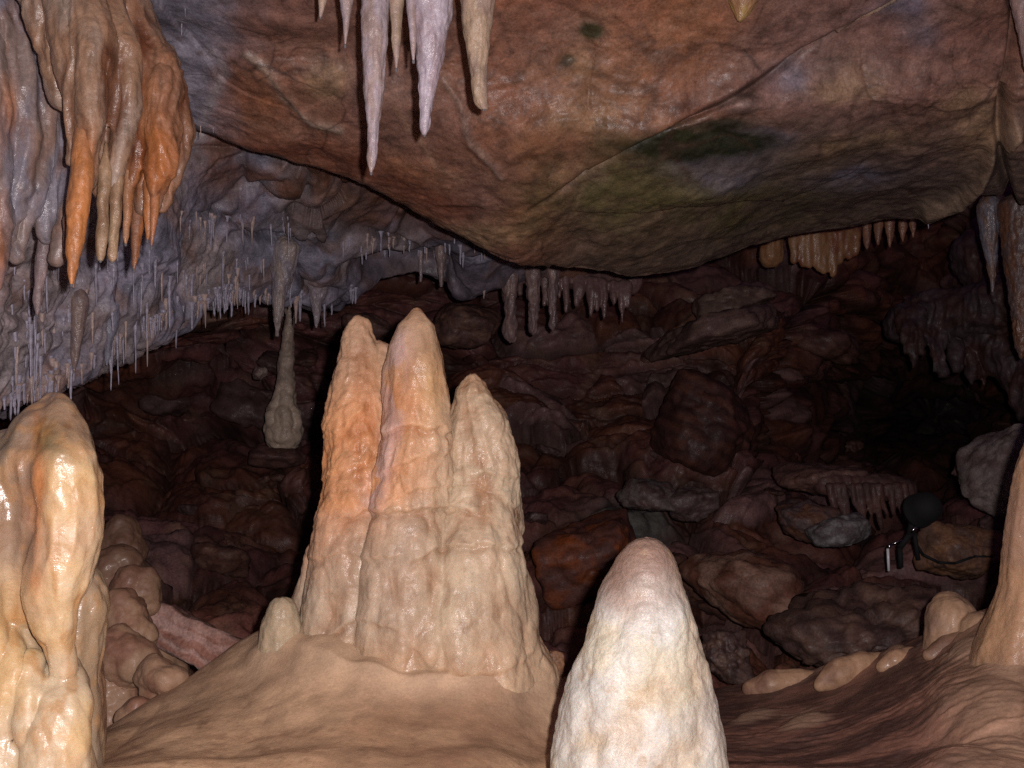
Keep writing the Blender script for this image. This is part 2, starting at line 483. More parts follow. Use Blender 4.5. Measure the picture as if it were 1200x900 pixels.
def bc_col(V, px, py, h, N, I):
    a = fbm(V * 2.5, 4, 71) * .5 + .5; b = fbm(V * 7, 4, 72) * .5 + .5; c = fbm(V * 18, 3, 73) * .5 + .5
    blue = np.array([.28, .27, .34]); grey = np.array([.36, .31, .32]); brn = np.array([.27, .165, .13]); rust = np.array([.20, .09, .055])
    C = mix(blue, grey, ss(.35, .65, a)); C = mix(C, brn, ss(.5, .72, b) * .6)
    q = ((V[:, 0]) * .72 - V[:, 2] * .7) * 42 + 5 * fbm(V * 3, 3, 61)
    C = mix(C, C * np.array([1.25, 1.2, 1.2]), (np.sin(q) * .5 + .5) ** 2 * .8)
    wob = fbm(V * 4, 3, 74)
    C = mix(C, rust, ss(.0, .4, wob + .25) * ss(270, 200, py - .12 * (px - 250)) * ss(200, 260, px) * .85)
    C = mix(C, rust, ss(330, 420, px) * ss(285, 255, py + 25 * wob) * .7)
    C = mix(C, np.array([.10, .06, .06]), ss(380, 450, px) * ss(300, 330, py) * .6)
    C = mix(C, rust, ss(600, 680, px) * .8)
    C *= (.7 + .6 * c)[:, None] * (1 - .45 * I['cr'] * ss(150, 330, px))[:, None]
    return C


me, bv, bq = patch('rear_ceiling', net, 380, 760, bc_disp, bc_col, M_slab)
tag(link('rear_ceiling', me), 'bluish grey rear ceiling covered in thin straws', kind='structure')
bvh_bc = BVHTree.FromPolygons(bv.tolist(), bq.tolist())

# ================================================================== CAVE WALL / SCREE
cols = [-500, -100, 60, 150, 230, 330, 450, 560, 680, 800, 900, 990, 1080, 1150, 1230, 1400, 1700]
D = {
    120: [6, 6.5, 7, 7, 7.2, 7.4, 7.8, 8, 8, 8, 8, 8, 8.6, 8.0, 7.5, 7, 7],
    300: [5, 5.4, 5.6, 5.8, 6, 6.2, 6.6, 6.8, 7, 7, 6.8, 6.8, 8.0, 6.5, 6.2, 6, 6],
    370: [4.8, 5.2, 5.3, 5.4, 5.6, 5.9, 6.4, 6.5, 6.6, 6.4, 6.2, 6.6, 7.6, 6.3, 5.8, 5.6, 5.6],
    430: [5, 5.2, 5.2, 5.3, 5.6, 6, 6.3, 6.3, 6.3, 6.1, 6, 6.8, 8.6, 7.8, 5.6, 5.4, 5.4],
    490: [5, 5.4, 5.8, 6.2, 6.3, 5.95, 6.2, 6.1, 6, 5.8, 5.8, 7.4, 10, 9, 5.6, 5.2, 5.2],
    550: [4.6, 5, 5.6, 5.8, 5.6, 5.35, 5.7, 5.6, 5.5, 5.4, 5.5, 6.4, 8.4, 6.2, 5.2, 5, 5],
    610: [4.2, 4.5, 4.7, 4.9, 5.0, 5.1, 5.0, 5, 4.9, 4.9, 5, 5.1, 5.2, 5, 4.8, 4.6, 4.6],
    680: [3.8, 3.9, 3.9, 4, 4.1, 4.3, 4.3, 4.3, 4.2, 4.2, 4.3, 4.3, 4.3, 4.2, 4.1, 4, 4],
    760: [3.2, 3.2, 3.2, 3.3, 3.4, 3.5, 3.6, 3.6, 3.6, 3.6, 3.6, 3.5, 3.4, 3.3, 3.3, 3.2, 3.2],
    860: [2.7, 2.7, 2.7, 2.75, 2.9, 3, 3.1, 3.1, 3.1, 3.1, 3.1, 3, 3, 2.9, 2.9, 2.8, 2.8],
    1000: [2.3] * 17,
}
net = [[(x, py, d) for x, d in zip(cols, D[py])] for py in sorted(D)]


def wall_disp(V, px, py, N):
    w = V + .11 * np.stack([fbm(V * 1.1, 3, 85), fbm(V * 1.1, 3, 86), fbm(V * 1.3, 3, 87)], 1)
    b1, c1, i1 = blocks(w * np.array([.8, .8, 2.6]), 81, .6)
    b2, c2, i2 = blocks(w * np.array([2.0, 2.2, 5.8]), 82, .5)
    b3, c3, i3 = blocks(w * np.array([6, 6, 9.]), 83, .6)
    h = .20 * b1 + .07 * b2 + .014 * b3 + .06 * fbm(w * 5, 5, 84) + .02 * ridged(w * np.array([5, 5, 14.]), 3, 88)
    return h * .9, {'c': np.maximum(c1, np.maximum(c2 * .7, c3 * .4)), 'i': i2, 'i1': i1}


def wall_col(V, px, py, h, N, I):
    a = fbm(V * 1.4, 4, 91) * .5 + .5; b = fbm(V * 5, 5, 92) * .5 + .5
    c1 = np.array([.20, .085, .08]); c2 = np.array([.22, .085, .055]); c3 = np.array([.22, .14, .14])
    C = mix(c1, c2, ss(.3, .7, a)); C = mix(C, c3, ss(.72, .9, I['i']) * .7); C = mix(C, np.array([.32, .2, .14]), ss(.5, .8, b) * .5)
    wob = fbm(V * 3, 3, 93) * 1.4
    C = mix(C, np.array([.36, .12, .05]), np.clip(blot(px, py, 690, 650, 50, 45, wob), 0, 1) * .7)
    C = mix(C, np.array([.20, .22, .2]), np.clip(blot(px, py, 745, 585, 60, 18, wob), 0, 1) * .8)
    C *= (.62 + .55 * I['i'])[:, None]
    C *= (1 - .6 * I['c'])[:, None]
    C = mix(C, np.array([.02, .012, .014]), np.clip(blot(px, py, 1080, 490, 75, 62, wob * .4), 0, 1) * .85)  # darkness of the deep hollow painted into the wall colour
    return C


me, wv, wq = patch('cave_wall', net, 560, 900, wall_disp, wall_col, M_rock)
tag(link('cave_wall', me), 'dark brown broken rock wall and scree at the back of the cave', kind='structure')
bvh_wall = BVHTree.FromPolygons(wv.tolist(), wq.tolist())

# ================================================================== FLOOR
cols = [-500, -100, 50, 120, 200, 280, 340, 450, 560, 640, 720, 850, 960, 1080, 1160, 1250, 1400, 1800]
cp = [900, 900, 895, 868, 822, 775, 750, 735, 760, 792, 812, 806, 788, 748, 716, 690, 660, 600]
cd = [2, 2, 2.2, 2.3, 2.45, 2.6, 2.65, 2.8, 2.8, 2.8, 3, 3.1, 2.95, 2.7, 2.5, 2.4, 2.2, 2.1]
nd = [1.6, 1.65, 1.7, 1.75, 1.8, 1.85, 1.85, 1.85, 1.9, 2.0, 2.0, 2.0, 1.95, 1.85, 1.8, 1.75, 1.7, 1.7]
net = []
net.append([(x, p + 230, d + 1.1) for x, p, d in zip(cols, cp, cd)])
net.append([(x, p + 70, d + .5) for x, p, d in zip(cols, cp, cd)])
net.append([(x, p + 12, d + .2) for x, p, d in zip(cols, cp, cd)])
net.append([(x, p, d) for x, p, d in zip(cols, cp, cd)])
for t in (.25, .5, .75, 1.0):
    net.append([(x, p * (1 - t) + 925 * t, d * (1 - t ** .8) + n * t ** .8) for x, p, d, n in zip(cols, cp, cd, nd)])
net.append([(x, 1100, n * .8) for x, n in zip(cols, nd)])
net.append([(x, 1500, n * .52) for x, n in zip(cols, nd)])
net.append([(x, 2600, n * .26) for x, n in zip(cols, nd)])


def floor_disp(V, px, py, N):
    w = V + .05 * np.stack([fbm(V * 3, 3, 105), fbm(V * 3, 3, 106), 0 * px], 1)
    rt = ss(690, 800, px); lf = 1 - rt
    # long soft ribs flowing down to the lower left
    u1 = w[:, 0] * .55 - w[:, 1] * .83
    u2 = w[:, 0] * .83 + w[:, 1] * .55
    S = np.stack([u1 * 10, u2 * 2.4, w[:, 2] * 4], 1)
    S2 = np.stack([u1 * 3.2, u2 * 18, w[:, 2] * 6], 1)
    rd_ = np.sqrt(((V[:, 0] + .235) / .34) ** 2 + ((V[:, 1] - 2.5) / .22) ** 2)
    h = .085 * np.exp(-np.maximum(rd_ - .95, 0) / .32) * (1 + .25 * fbm(V * 7, 2, 120)) + (.012 + .018 * lf) * fbm(V * 2.2, 3, 101) + lf * .006 * fbm(S * .6, 3, 102) + lf * .012 * bumps(w * np.array([5, 3, 5]), 107) + lf * .0012 * fbm(V * 22, 3, 108)
    Sr = np.stack([(w[:, 0] * .35 + w[:, 1] * .94) * 22, (w[:, 0] * .94 - w[:, 1] * .35) * 3.2, w[:, 2] * 8], 1)
    h += rt * (.0065 * ridged(Sr * 1.6, 4, 103) * (.6 + .5 * fbm(V * 3, 2, 110)) + .006 * bumps(w * np.array([3.5, 5, 5]), 104) + .002 * fbm(V * 40, 3, 116))
    hump = np.zeros(len(px))
    for x, y, sx, sy, a_ in ((925, 800, 44, 9, .05), (990, 783, 34, 11, .07), (1052, 766, 18, 8, .05), (1140, 765, 34, 18, .06), (945, 848, 32, 11, .05), (885, 842, 30, 9, .04), (1190, 785, 30, 22, .07)):
        xx, yy = px - x, py - y + (px - x) * .28
        rr_ = (xx / sx) ** 2 + (yy / sy) ** 2
        g_ = np.where(yy > 0, np.exp(-rr_ * .7), np.exp(-rr_ ** 2 * 3)); h = h * (1 - .6 * g_) + a_ * .35 * g_; hump = np.maximum(hump, g_)
    # lumpy right foreground
    h += rt * .04 * ss(1040, 1130, px) * ss(760, 830, py) * bumps(w * np.array([6, 6, 6]), 109)
    return h, {'hump': hump}


def rdc(V): return np.sqrt(((V[:, 0] + .235) / .34) ** 2 + ((V[:, 1] - 2.5) / .22) ** 2)


def floor_col(V, px, py, h, N, I):
    a = fbm(V * 3, 4, 111) * .5 + .5; b = fbm(V * np.array([4, 14, 6.]), 4, 112) * .5 + .5; g = fbm(V * 14, 4, 113) * .5 + .5
    L = mix(np.array([.50, .31, .20]), np.array([.66, .45, .30]), ss(.35, .65, a))
    L = mix(L, np.array([.30, .17, .11]), ss(.45, .7, b) * .35)
    L = mix(L, np.array([.22, .12, .08]), ss(.58, .72, fbm(V * 26, 4, 119) * .5 + .5) * .4)
    L = mix(L, np.array([.25, .13, .09]), np.clip(blot(px, py, 560, 850, 90, 60, fbm(V * 5, 3, 115)), 0, 1) * .7)
    L = mix(L, np.array([.22, .12, .08]), ss(880, 835, py + .25 * px - 40 + 30 * (a - .5)) * ss(330, 200, px) * .3)
    R = mix(np.array([.24, .13, .10]), np.array([.11, .06, .05]), ss(.38, .6, b))
    R = mix(R, np.array([.36, .23, .17]), ss(.6, .8, a) * .5)
    R = mix(R, np.array([.40, .27, .19]), ss(1060, 1170, px) * .6)
    R = mix(R, np.array([.44, .30, .22]), ss(.35, .8, I['hump']) * .8)
    L = mix(L, np.array([.66, .48, .34]), np.exp(-np.maximum(rdc(V) - 1.0 + .3 * fbm(V * 6, 3, 118), 0) / .5) * .85)
    C = mix(L, R, ss(640, 760, px + 30 * (a - .5)))
    C *= (.75 + .5 * g)[:, None]
    return C


me, fv, fq = patch('cave_floor', net, 520, 900, floor_disp, floor_col, M_floor)
tag(link('cave_floor', me), 'brown flowstone floor sloping towards the camera', kind='structure')
bvh_floor = BVHTree.FromPolygons(fv.tolist(), fq.tolist())

# ================================================================== CENTRAL STALAGMITE CLUSTER
root = bpy.data.objects.new('stalagmite_cluster', None); COL.objects.link(root)
tag(root, 'large three-peaked cream and orange stalagmite mass standing on the brown flowstone mound', 'stalagmite')
D0 = 2.5


def cal_disp(amp=.010, sc=1.0, seed=200, flute=.004):
    def f(V, px, py, N):
        w = V + .02 * np.stack([fbm(V * 9, 2, seed + 1), fbm(V * 9, 2, seed + 2), fbm(V * 9, 2, seed + 3)], 1)
        h = amp * .75 * bumps(w * np.array([26, 26, 16.]) * sc, seed) + amp * 1.0 * bumps(w * np.array([11, 11, 4.]) * sc, seed + 4)
        h += amp * .35 * fbm(V * 50, 3, seed + 5)
        h += flute * (ridged(w * np.array([34, 34, 3.]), 2, seed + 6) - .5)
        return h - amp * .8
    return f


def terrace(V, px, py, lines, amp):
    """downward lips: surface swells then steps in below each line"""
    h = 0
    for pts, a in lines:
        xs = [p[0] for p in pts]; ys = [p[1] for p in pts]
        y0 = np.interp(px, xs, ys)
        inside = ss(xs[0] - 6, xs[0] + 6, px) * ss(xs[-1] + 6, xs[-1] - 6, px)
        e = py - y0 + 5 * fbm(V * 25, 2, 230)
        h = h + a * amp * inside * np.where(e < 0, np.exp(e / 18.), np.exp(-(e / 3.) ** 2) * 1.0) * 1.0
        h = h - a * amp * .5 * inside * np.exp(-((e - 6) / 5) ** 2)
    return h


CL_LINES = [([(395, 610), (430, 598), (470, 600), (520, 590), (560, 596)], 1.1), ([(440, 600), (480, 575), (560, 560), (612, 600)], .6), ([(365, 655), (400, 645), (440, 655), (470, 648)], .8), ([(478, 660), (510, 640), (560, 636), (618, 640)], 1.0),
            ([(350, 752), (380, 745), (420, 722), (465, 735)], .8), ([(470, 740), (500, 775), (540, 788), (590, 786), (628, 760)], .5), ([(375, 560), (410, 548), (440, 530)], .7), ([(380, 505), (405, 500), (430, 470)], .6),
            ([(440, 560), (470, 540), (525, 528)], .9), ([(445, 505), (480, 497), (526, 502)], 1.0), ([(530, 560), (570, 552), (605, 560)], .6)]


def cluster_disp(V, px, py, N):
    front = ss(.3, -.3, N[:, 1])
    h = cal_disp(.0105, 1, 200, .004)(V, px, py, N)
    h *= (.85 - .45 * ss(560, 680, py)) * (1 - .6 * ss(450, 462, px) * ss(530, 515, px) * ss(520, 490, py)) * (1 + .25 * ss(430, 390, px))
    return h + front * terrace(V, px, py, CL_LINES, .007) + .018 * (bumps((V + .03 * fbm(V * 7, 2, 224)[:, None]) * np.array([12, 12, 2.2]), 222) - .5) * ss(540, 640, py) + .010 * fbm(V * np.array([7, 7, 4]), 2, 223)


def cluster_col(V, px, py, h, N, I):
    a = fbm(V * 5, 4, 241) * .5 + .5; b = fbm(V * np.array([16, 16, 6]), 4, 242) * .5 + .5; g = fbm(V * 30, 3, 243) * .5 + .5
    C = mix(np.array([.72, .59, .44]), np.array([.62, .48, .35]), ss(.35, .65, a))
    C = mix(C, np.array([.36, .23, .15]), ss(.60, .78, fbm(V * np.array([30, 30, 12]), 4, 249) * .5 + .5) * .5)
    warm_glow = np.clip(ss(560, 440, px + 60 * (a - .5) + .15 * (py - 500)) * ss(690, 600, py + .4 * (px - 400) + 50 * (b - .5)), 0, 1)
    C = mix(C, np.array([.76, .38, .20]), warm_glow * .85)  # warm lamp glow on the upper left, painted into the colour
    C = mix(C, np.array([.52, .40, .30]), ss(500, 400, py + .3 * (px - 430)) * .7)
    pink = np.clip(seg(px + 16 * (b - .5), py, [(470, 400), (458, 460), (462, 500), (452, 540), (440, 590)], 13), 0, 1) * ss(.38, .5, b)
    C = mix(C, np.array([.68, .50, .46]), pink * .8)
    C = mix(C, np.array([.70, .50, .27]), np.clip(blot(px, py, 505, 450, 16, 45), 0, 1) * .5)
    C = mix(C, np.array([.46, .35, .28]), ss(590, 610, py) * ss(520, 470, px) * .45)
    C = mix(C, np.array([.64, .46, .32]), ss(725, 785, py + 30 * (a - .5)) * .8)
    C = mix(C, np.array([.40, .25, .17]), ss(.55, .75, b) * .28)
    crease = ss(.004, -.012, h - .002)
    C = mix(C, C * np.array([.62, .42, .32]), crease * .75)  # shading contrast painted in: creases tinted darker and redder
    rim_ = ss(.45, .05, -N[:, 1]); C = mix(C, C * np.array([.85, .68, .6]), rim_ * .5)  # sides turned away painted darker too, to deepen the shading
    C *= (.88 + .24 * g)[:, None]
    return C


# three spires
VX = .0034
spL = fused([[(424, 382, D0 + .06, 11), (421, 400, D0 + .06, 19), (424, 440, D0 + .06, 31), (424, 500, D0 + .05, 42), (425, 560, D0 + .04, 48), (428, 640, D0 + .03, 53)],
             [(444, 412, D0 + .07, 13), (446, 440, D0 + .06, 20), (445, 520, D0 + .05, 34)]], VX, 6)
spM = fused([[(488, 368, D0 - .03, 9), (487, 392, D0 - .03, 24), (487, 430, D0 - .04, 35), (488, 475, D0 - .04, 40), (485, 540, D0 - .04, 44), (480, 620, D0 - .03, 50)]], VX, 6)
spR = fused([[(554, 444, D0 + .02, 9), (555, 466, D0 + .02, 24), (560, 500, D0 + .02, 38), (565, 550, D0 + .02, 44), (564, 620, D0 + .02, 48)]], VX, 6)
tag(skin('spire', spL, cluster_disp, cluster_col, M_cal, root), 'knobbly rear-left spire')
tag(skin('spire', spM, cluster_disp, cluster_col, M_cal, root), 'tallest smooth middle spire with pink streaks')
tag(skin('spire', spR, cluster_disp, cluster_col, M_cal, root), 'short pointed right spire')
body = fused([[(425, 545, D0 + .04, 46), (424, 600, D0 + .02, 50), (418, 660, D0, 54), (415, 730, D0, 60), (412, 800, D0, 66)],
              [(485, 545, D0 - .03, 38), (482, 600, D0 - .04, 46), (480, 680, D0 - .05, 62), (480, 790, D0 - .04, 80)],
              [(564, 545, D0 + .02, 42), (560, 600, D0 + .0, 47), (556, 660, D0 - .03, 60), (556, 730, D0 - .04, 70), (556, 790, D0 - .05, 80)],
              [(526, 515, D0 + .03, 14), (524, 560, D0 + .0, 26), (520, 640, D0, 40)], [(556, 640, D0 - .03, 44), (548, 680, D0 - .05, 52), (540, 735, D0 - .07, 60), (540, 770, D0 - .09, 60)], [(510, 660, D0 - .05, 40), (506, 700, D0 - .07, 46), (505, 760, D0 - .10, 50)], [(590, 672, D0 - .02, 28), (592, 720, D0 - .04, 36), (592, 765, D0 - .06, 42)], [(452, 590, D0 + .0, 34), (450, 660, D0 - .01, 42), (450, 760, D0 - .02, 48)], [(395, 690, D0 - .0, 36), (392, 760, D0 - .01, 44)], [(400, 700, D0 - .03, 38), (395, 735, D0 - .03, 40)],
              [(375, 650, D0 + .05, 14), (355, 730, D0 + .05, 22)],
              [(600, 770, D0 - .02, 40), (612, 800, D0 - .04, 42)], [(470, 745, D0 - .08, 40), (470, 800, D0 - .10, 50)], [(370, 745, D0 - .02, 22), (420, 738, D0 - .08, 22), (455, 742, D0 - .10, 20)]], .0036, 7)
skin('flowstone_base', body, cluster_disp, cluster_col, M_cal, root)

o = skin('stalagmite', fused([[(331, 715, 2.45, 17), (330, 735, 2.45, 24), (329, 775, 2.45, 27)]], .003, 4), cal_disp(.005, 1.2, 260, .001),
         lambda V, px, py, h, N, I: mix(np.array([.58, .46, .33]), np.array([.44, .36, .26]), fbm(V * 20, 3, 262) * .5 + .5), M_cal)
tag(o, 'small blunt cream stalagmite beside the left foot of the three-peaked mass', 'stalagmite')

# ================================================================== FRONT WHITE STALAGMITE
prof = [(629, 757, 758), (632, 745, 771), (640, 733, 782), (655, 722, 791), (690, 704, 803), (730, 688, 817), (760, 677, 824), (800, 665, 833), (850, 652, 843), (900, 645, 853), (1000, 630, 870), (1180, 610, 890)]


def front_disp(V, px, py, N):
    w = V + .012 * np.stack([fbm(V * 14, 2, 301), fbm(V * 14, 2, 302), fbm(V * 14, 2, 303)], 1)
    k = ss(640, 760, py)
    h = .0035 * bumps(w * np.array([34, 34, 18.]), 305) + .009 * bumps(w * np.array([15, 15, 8.]), 304)
    return (h - .010) * (.2 + .8 * k) + .0016 * fbm(V * 60, 3, 306) + .013 * fbm(V * 6.5, 3, 308) * ss(640, 720, py)


def front_col(V, px, py, h, N, I):
    a = fbm(V * 8, 4, 311) * .5 + .5; b = fbm(V * 26, 4, 312) * .5 + .5
    C = mix(np.array([.66, .65, .60]), np.array([.66, .61, .47]), ss(.45, .75, a) * .7)
    C = mix(C, np.array([.25, .155, .12]), ss(745, 650, py + 80 * (a - .5)) * .9)
    C = mix(C, np.array([.46, .34, .22]), ss(.64, .8, b) * .4)
    C = mix(C, np.array([.36, .24, .2]), np.clip(blot(px, py, 742, 705, 26, 12, fbm(V * 20, 3, 314)), 0, 1) * .35)
    C = mix(C, np.array([.44, .30, .2]), ss(25, 5, py * 0 + (853 - px) - (900 - py) * .2) * .35)
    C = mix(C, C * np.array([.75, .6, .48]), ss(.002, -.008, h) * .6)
    return C


o = lathe_px('stalagmite', prof, 1.8, front_disp, front_col, M_white, nth=340, step=.0022)
tag(o, 'bright whitish stalagmite with a rounded brownish tip, nearest the camera at the bottom edge', 'stalagmite')

# ================================================================== LEFT FRONT COLUMN
dl = 1.75
vq = fused([
    [(66, 466, dl + .05, 12), (68, 486, dl + .04, 26), (70, 515, dl + .03, 38), (76, 548, dl, 44), (83, 590, dl - .005, 43), (80, 630, dl - .01, 42), (68, 664, dl - .015, 41), (58, 696, dl - .02, 35), (62, 725, dl - .02, 28), (68, 755, dl - .01, 20), (74, 782, dl, 16)],
    [(74, 782, dl + .04, 20), (72, 825, dl, 32), (66, 870, dl - .02, 40), (64, 970, dl, 60)],
    [(60, 484, dl + .07, 16), (36, 505, dl + .07, 18), (8, 522, dl + .02, 22), (-2, 560, dl + .0, 32), (-4, 605, dl - .01, 38), (-14, 660, dl - .01, 32), (-26, 720, dl - .02, 30), (-30, 800, dl, 50)],
    [(62, 474, dl + .06, 18), (48, 505, dl + .03, 34), (38, 545, dl + .01, 42), (46, 600, dl + .02, 46), (40, 650, dl + .03, 42), (34, 700, dl + .05, 38)], [(92, 560, dl + .05, 30), (92, 630, dl + .05, 31), (86, 670, dl + .05, 26)],
    [(30, 560, dl + .12, 34), (26, 640, dl + .11, 34), (30, 720, dl + .08, 34), (20, 800, dl + .02, 30), (12, 880, dl - .01, 40), (10, 970, dl, 70)],
    [(8, 735, dl + .02, 15), (14, 790, dl - .02, 17), (10, 850, dl - .03, 20)], [(38, 775, dl + .0, 12), (36, 810, dl - .03, 15), (30, 860, dl - .04, 18)],
    [(88, 690, dl + .16, 34), (80, 780, dl + .16, 40), (72, 900, dl + .14, 50)],
], .003, 9)


def lc_disp(V, px, py, N):
    w = V + .02 * np.stack([fbm(V * 7, 2, 321), fbm(V * 7, 2, 322), fbm(V * 7, 2, 323)], 1)
    h = .012 * bumps(w * np.array([15, 15, 6.5]), 324) * (.15 + .85 * ss(640, 760, py)) + .014 * fbm(w * np.array([10, 10, 6]), 3, 325) + .0022 * bumps(w * np.array([40, 40, 30]), 326) * ss(.1, .4, fbm(V * 9, 2, 329)) + .0008 * fbm(V * 60, 3, 327)
    return h - .006


def lc_col(V, px, py, h, N, I):
    a = fbm(V * 7, 4, 331) * .5 + .5; b = fbm(V * 18, 4, 332) * .5 + .5
    C = mix(np.array([.64, .47, .28]), np.array([.66, .54, .39]), ss(.35, .7, a))
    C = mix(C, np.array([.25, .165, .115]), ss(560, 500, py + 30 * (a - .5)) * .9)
    C = mix(C, np.array([.09, .09, .045]), np.clip(1.5 * blot(px, py, 32, 520, 34, 20, fbm(V * 12, 3, 333)), 0, 1) * .9)
    C = mix(C, np.array([.50, .20, .09]), np.clip(1.3 * blot(px, py, 36, 590, 16, 90, fbm(V * 10, 3, 334)), 0, 1) * .8)
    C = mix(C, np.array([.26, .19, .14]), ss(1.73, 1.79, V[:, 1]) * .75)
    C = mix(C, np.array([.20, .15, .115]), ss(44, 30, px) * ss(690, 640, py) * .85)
    C = mix(C, C * np.array([.7, .5, .35]), ss(.55, .75, fbm(V * np.array([28, 28, 7]), 4, 338) * .5 + .5) * .6)
    C = mix(C, np.array([.5, .28, .13]), ss(.52, .72, b) * .35)
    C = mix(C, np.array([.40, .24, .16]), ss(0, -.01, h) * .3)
    C = mix(C, np.array([.2, .11, .07]), ss(2.0, 2.08, V[:, 1]) * 0)
    return C


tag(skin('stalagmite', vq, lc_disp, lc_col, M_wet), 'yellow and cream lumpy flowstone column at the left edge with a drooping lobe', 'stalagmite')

# brown rear column behind it
vq = fused([[(100, 700, 2.15, 12), (97, 740, 2.15, 20), (92, 800, 2.15, 28), (88, 880, 2.15, 34), (85, 960, 2.15, 40)]], .004, 5)
tag(skin('stalagmite', vq, cal_disp(.008, 1, 340, .004), lambda V, px, py, h, N, I: mix(np.array([.30, .18, .12]), np.array([.2, .12, .08]), fbm(V * 12, 3, 341) * .5 + .5), M_drape),
    'brown stubby column tucked behind the yellow lumpy one at the left edge', 'stalagmite')

# ================================================================== RIGHT COLUMN
dr = 2.2
vq = fused([[(1224, 480, dr, 8), (1223, 520, dr, 20), (1220, 560, dr, 30), (1219, 620, dr, 39), (1219, 690, dr, 45), (1219, 720, dr, 52), (1218, 800, dr, 80)]], .0036, 6)
tag(skin('stalagmite', vq, cal_disp(.003, .7, 350, .002), lambda V, px, py, h, N, I: mix(np.array([.44, .28, .18]), np.array([.34, .22, .16]), ss(.3, .7, fbm(V * 7, 4, 351) * .5 + .5)), M_cal),
    'smooth tan stalagmite cut off by the right edge', 'stalagmite')

# knobs growing on the right flowstone
vq = fused([[(1112, 712, 2.6, 20), (1116, 728, 2.58, 31), (1118, 770, 2.56, 36)], [(1150, 742, 2.5, 26), (1150, 790, 2.5, 34)]], .004, 8)
tag(skin('stalagmite', vq, cal_disp(.004, .7, 352, .002), lambda V, px, py, h, N, I: mix(np.array([.38, .25, .17]), np.array([.26, .17, .13]), ss(.3, .7, fbm(V * 7, 4, 353) * .5 + .5)), M_floor),
    'low rounded tan stalagmite stump at the foot of the smooth tan stalagmite', 'stalagmite')

HUMPS = [([(880, 808, 2.9, 10), (905, 801, 2.88, 16), (940, 796, 2.88, 11), (968, 794, 2.88, 6)], 'long low tan hump at the left end of the right flowstone crest'),
         ([(962, 802, 2.72, 8), (984, 789, 2.72, 17), (1008, 778, 2.73, 14), (1030, 770, 2.74, 6)], 'orange-tan shell-shaped hump in the middle of the right flowstone crest'),
         ([(1034, 782, 2.62, 7), (1050, 772, 2.62, 12), (1070, 764, 2.63, 6)], 'smallest orange-tan hump on the right flowstone crest'),
         ([(1090, 768, 2.5, 8), (1112, 758, 2.5, 14), (1132, 748, 2.5, 9)], 'brown hump just below the rounded tan stump')]
for i, (ch, lab) in enumerate(HUMPS):
    o = skin('flowstone_hump', fused([ch], .004, 6), lambda V, px, py, N: .004 * fbm(V * 20, 3, 380) + .003 * bumps(V * 30, 381),
             lambda V, px, py, h, N, I: mix(np.array([.42, .27, .18]), np.array([.24, .14, .10]), ss(.3, .7, fbm(V * 12, 4, 382) * .5 + .5)) * (1.0 if i < 3 else .8), M_floor)
    tag(o, lab, 'flowstone hump', 'humps along the right flowstone')

# lumps in the left gully
vq = fused([[(143, 622, 3.05, 16), (143, 640, 3.05, 25)], [(138, 668, 2.95, 27), (130, 690, 2.95, 24)], [(157, 682, 2.85, 20), (160, 700, 2.85, 22)],
            [(140, 722, 2.72, 28), (158, 745, 2.7, 22)], [(138, 760, 2.62, 24), (152, 776, 2.6, 26)], [(182, 795, 2.52, 22), (198, 800, 2.5, 20)],
            [(160, 838, 2.45, 18)], [(130, 800, 2.62, 26), (128, 850, 2.6, 40)], [(118, 720, 2.95, 30), (120, 800, 2.85, 50), (140, 880, 2.75, 70)], [(150, 700, 3.1, 30), (165, 760, 3.0, 40), (185, 850, 2.85, 50)]], .0048, 3)


def heap_col(V, px, py, h, N, I):
    a = fbm(V * 9, 4, 372) * .5 + .5
    C = mix(np.array([.38, .26, .18]), np.array([.26, .14, .10]), ss(.4, .65, a)) * ss(600, 740, py)[:, None] * .6 + mix(np.array([.20, .12, .08]), np.array([.13, .07, .05]), a) * .8
    return mix(C, np.array([.10, .055, .04]), ss(2.86, 2.98, V[:, 1]) * ss(600, 700, py) * .8)


tag(skin('flowstone_heap', vq, lambda V, px, py, N: (.022 * fbm(V * 9, 4, 375) + .014 * bumps(V * 15, 376)) + .003 * fbm(V * 50, 3, 377), heap_col, M_floor),
    'heap of rounded brown and tan flowstone lumps in the gully behind the yellow column', 'flowstone heap')

# ================================================================== DRAPERY UPPER LEFT
def drape_disp(s, amp=.011):
    def f(V, px, py, N):
        w = V + .03 * np.stack([fbm(V * 5, 2, s), fbm(V * 5, 2, s + 1), 0 * px], 1)
        h = amp * ridged(w * np.array([17, 9, 2.6]), 2, s + 2) + amp * .8 * bumps(w * np.array([20, 20, 6.]), s + 3) + amp * .55 * ridged(w * np.array([42, 24, 2.4]), 2, s + 5) * ss(-.2, .3, fbm(V * 8, 2, s + 6)) + .0022 * fbm(V * 55, 3, s + 4)
        return h - amp * .8
    return f


def drape_col(s, base, alt, orange=None):
    def f(V, px, py, h, N, I):
        a = fbm(V * np.array([9, 9, 3.]), 4, s + 7) * .5 + .5; b = fbm(V * np.array([26, 26, 7.]), 4, s + 8) * .5 + .5
        C = mix(base, alt, ss(.38, .62, a))
        C = mix(C, np.array([.30, .16, .10]), ss(.52, .68, b) * .4)
        if orange:
            for (x, y, sx, sy, k) in orange:
                C = mix(C, np.array([.48, .19, .08]), np.clip(1.3 * blot(px, py, x, y, sx, sy, fbm(V * 9, 3, s + 9) * .8), 0, 1) * k)
        C = mix(C, C * .5, ss(.55, .72, fbm(V * np.array([60, 60, 8.]), 3, s + 12) * .5 + .5) * .6)
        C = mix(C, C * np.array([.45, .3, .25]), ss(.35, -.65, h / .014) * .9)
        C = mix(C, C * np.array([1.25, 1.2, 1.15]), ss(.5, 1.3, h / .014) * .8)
        return C
    return f


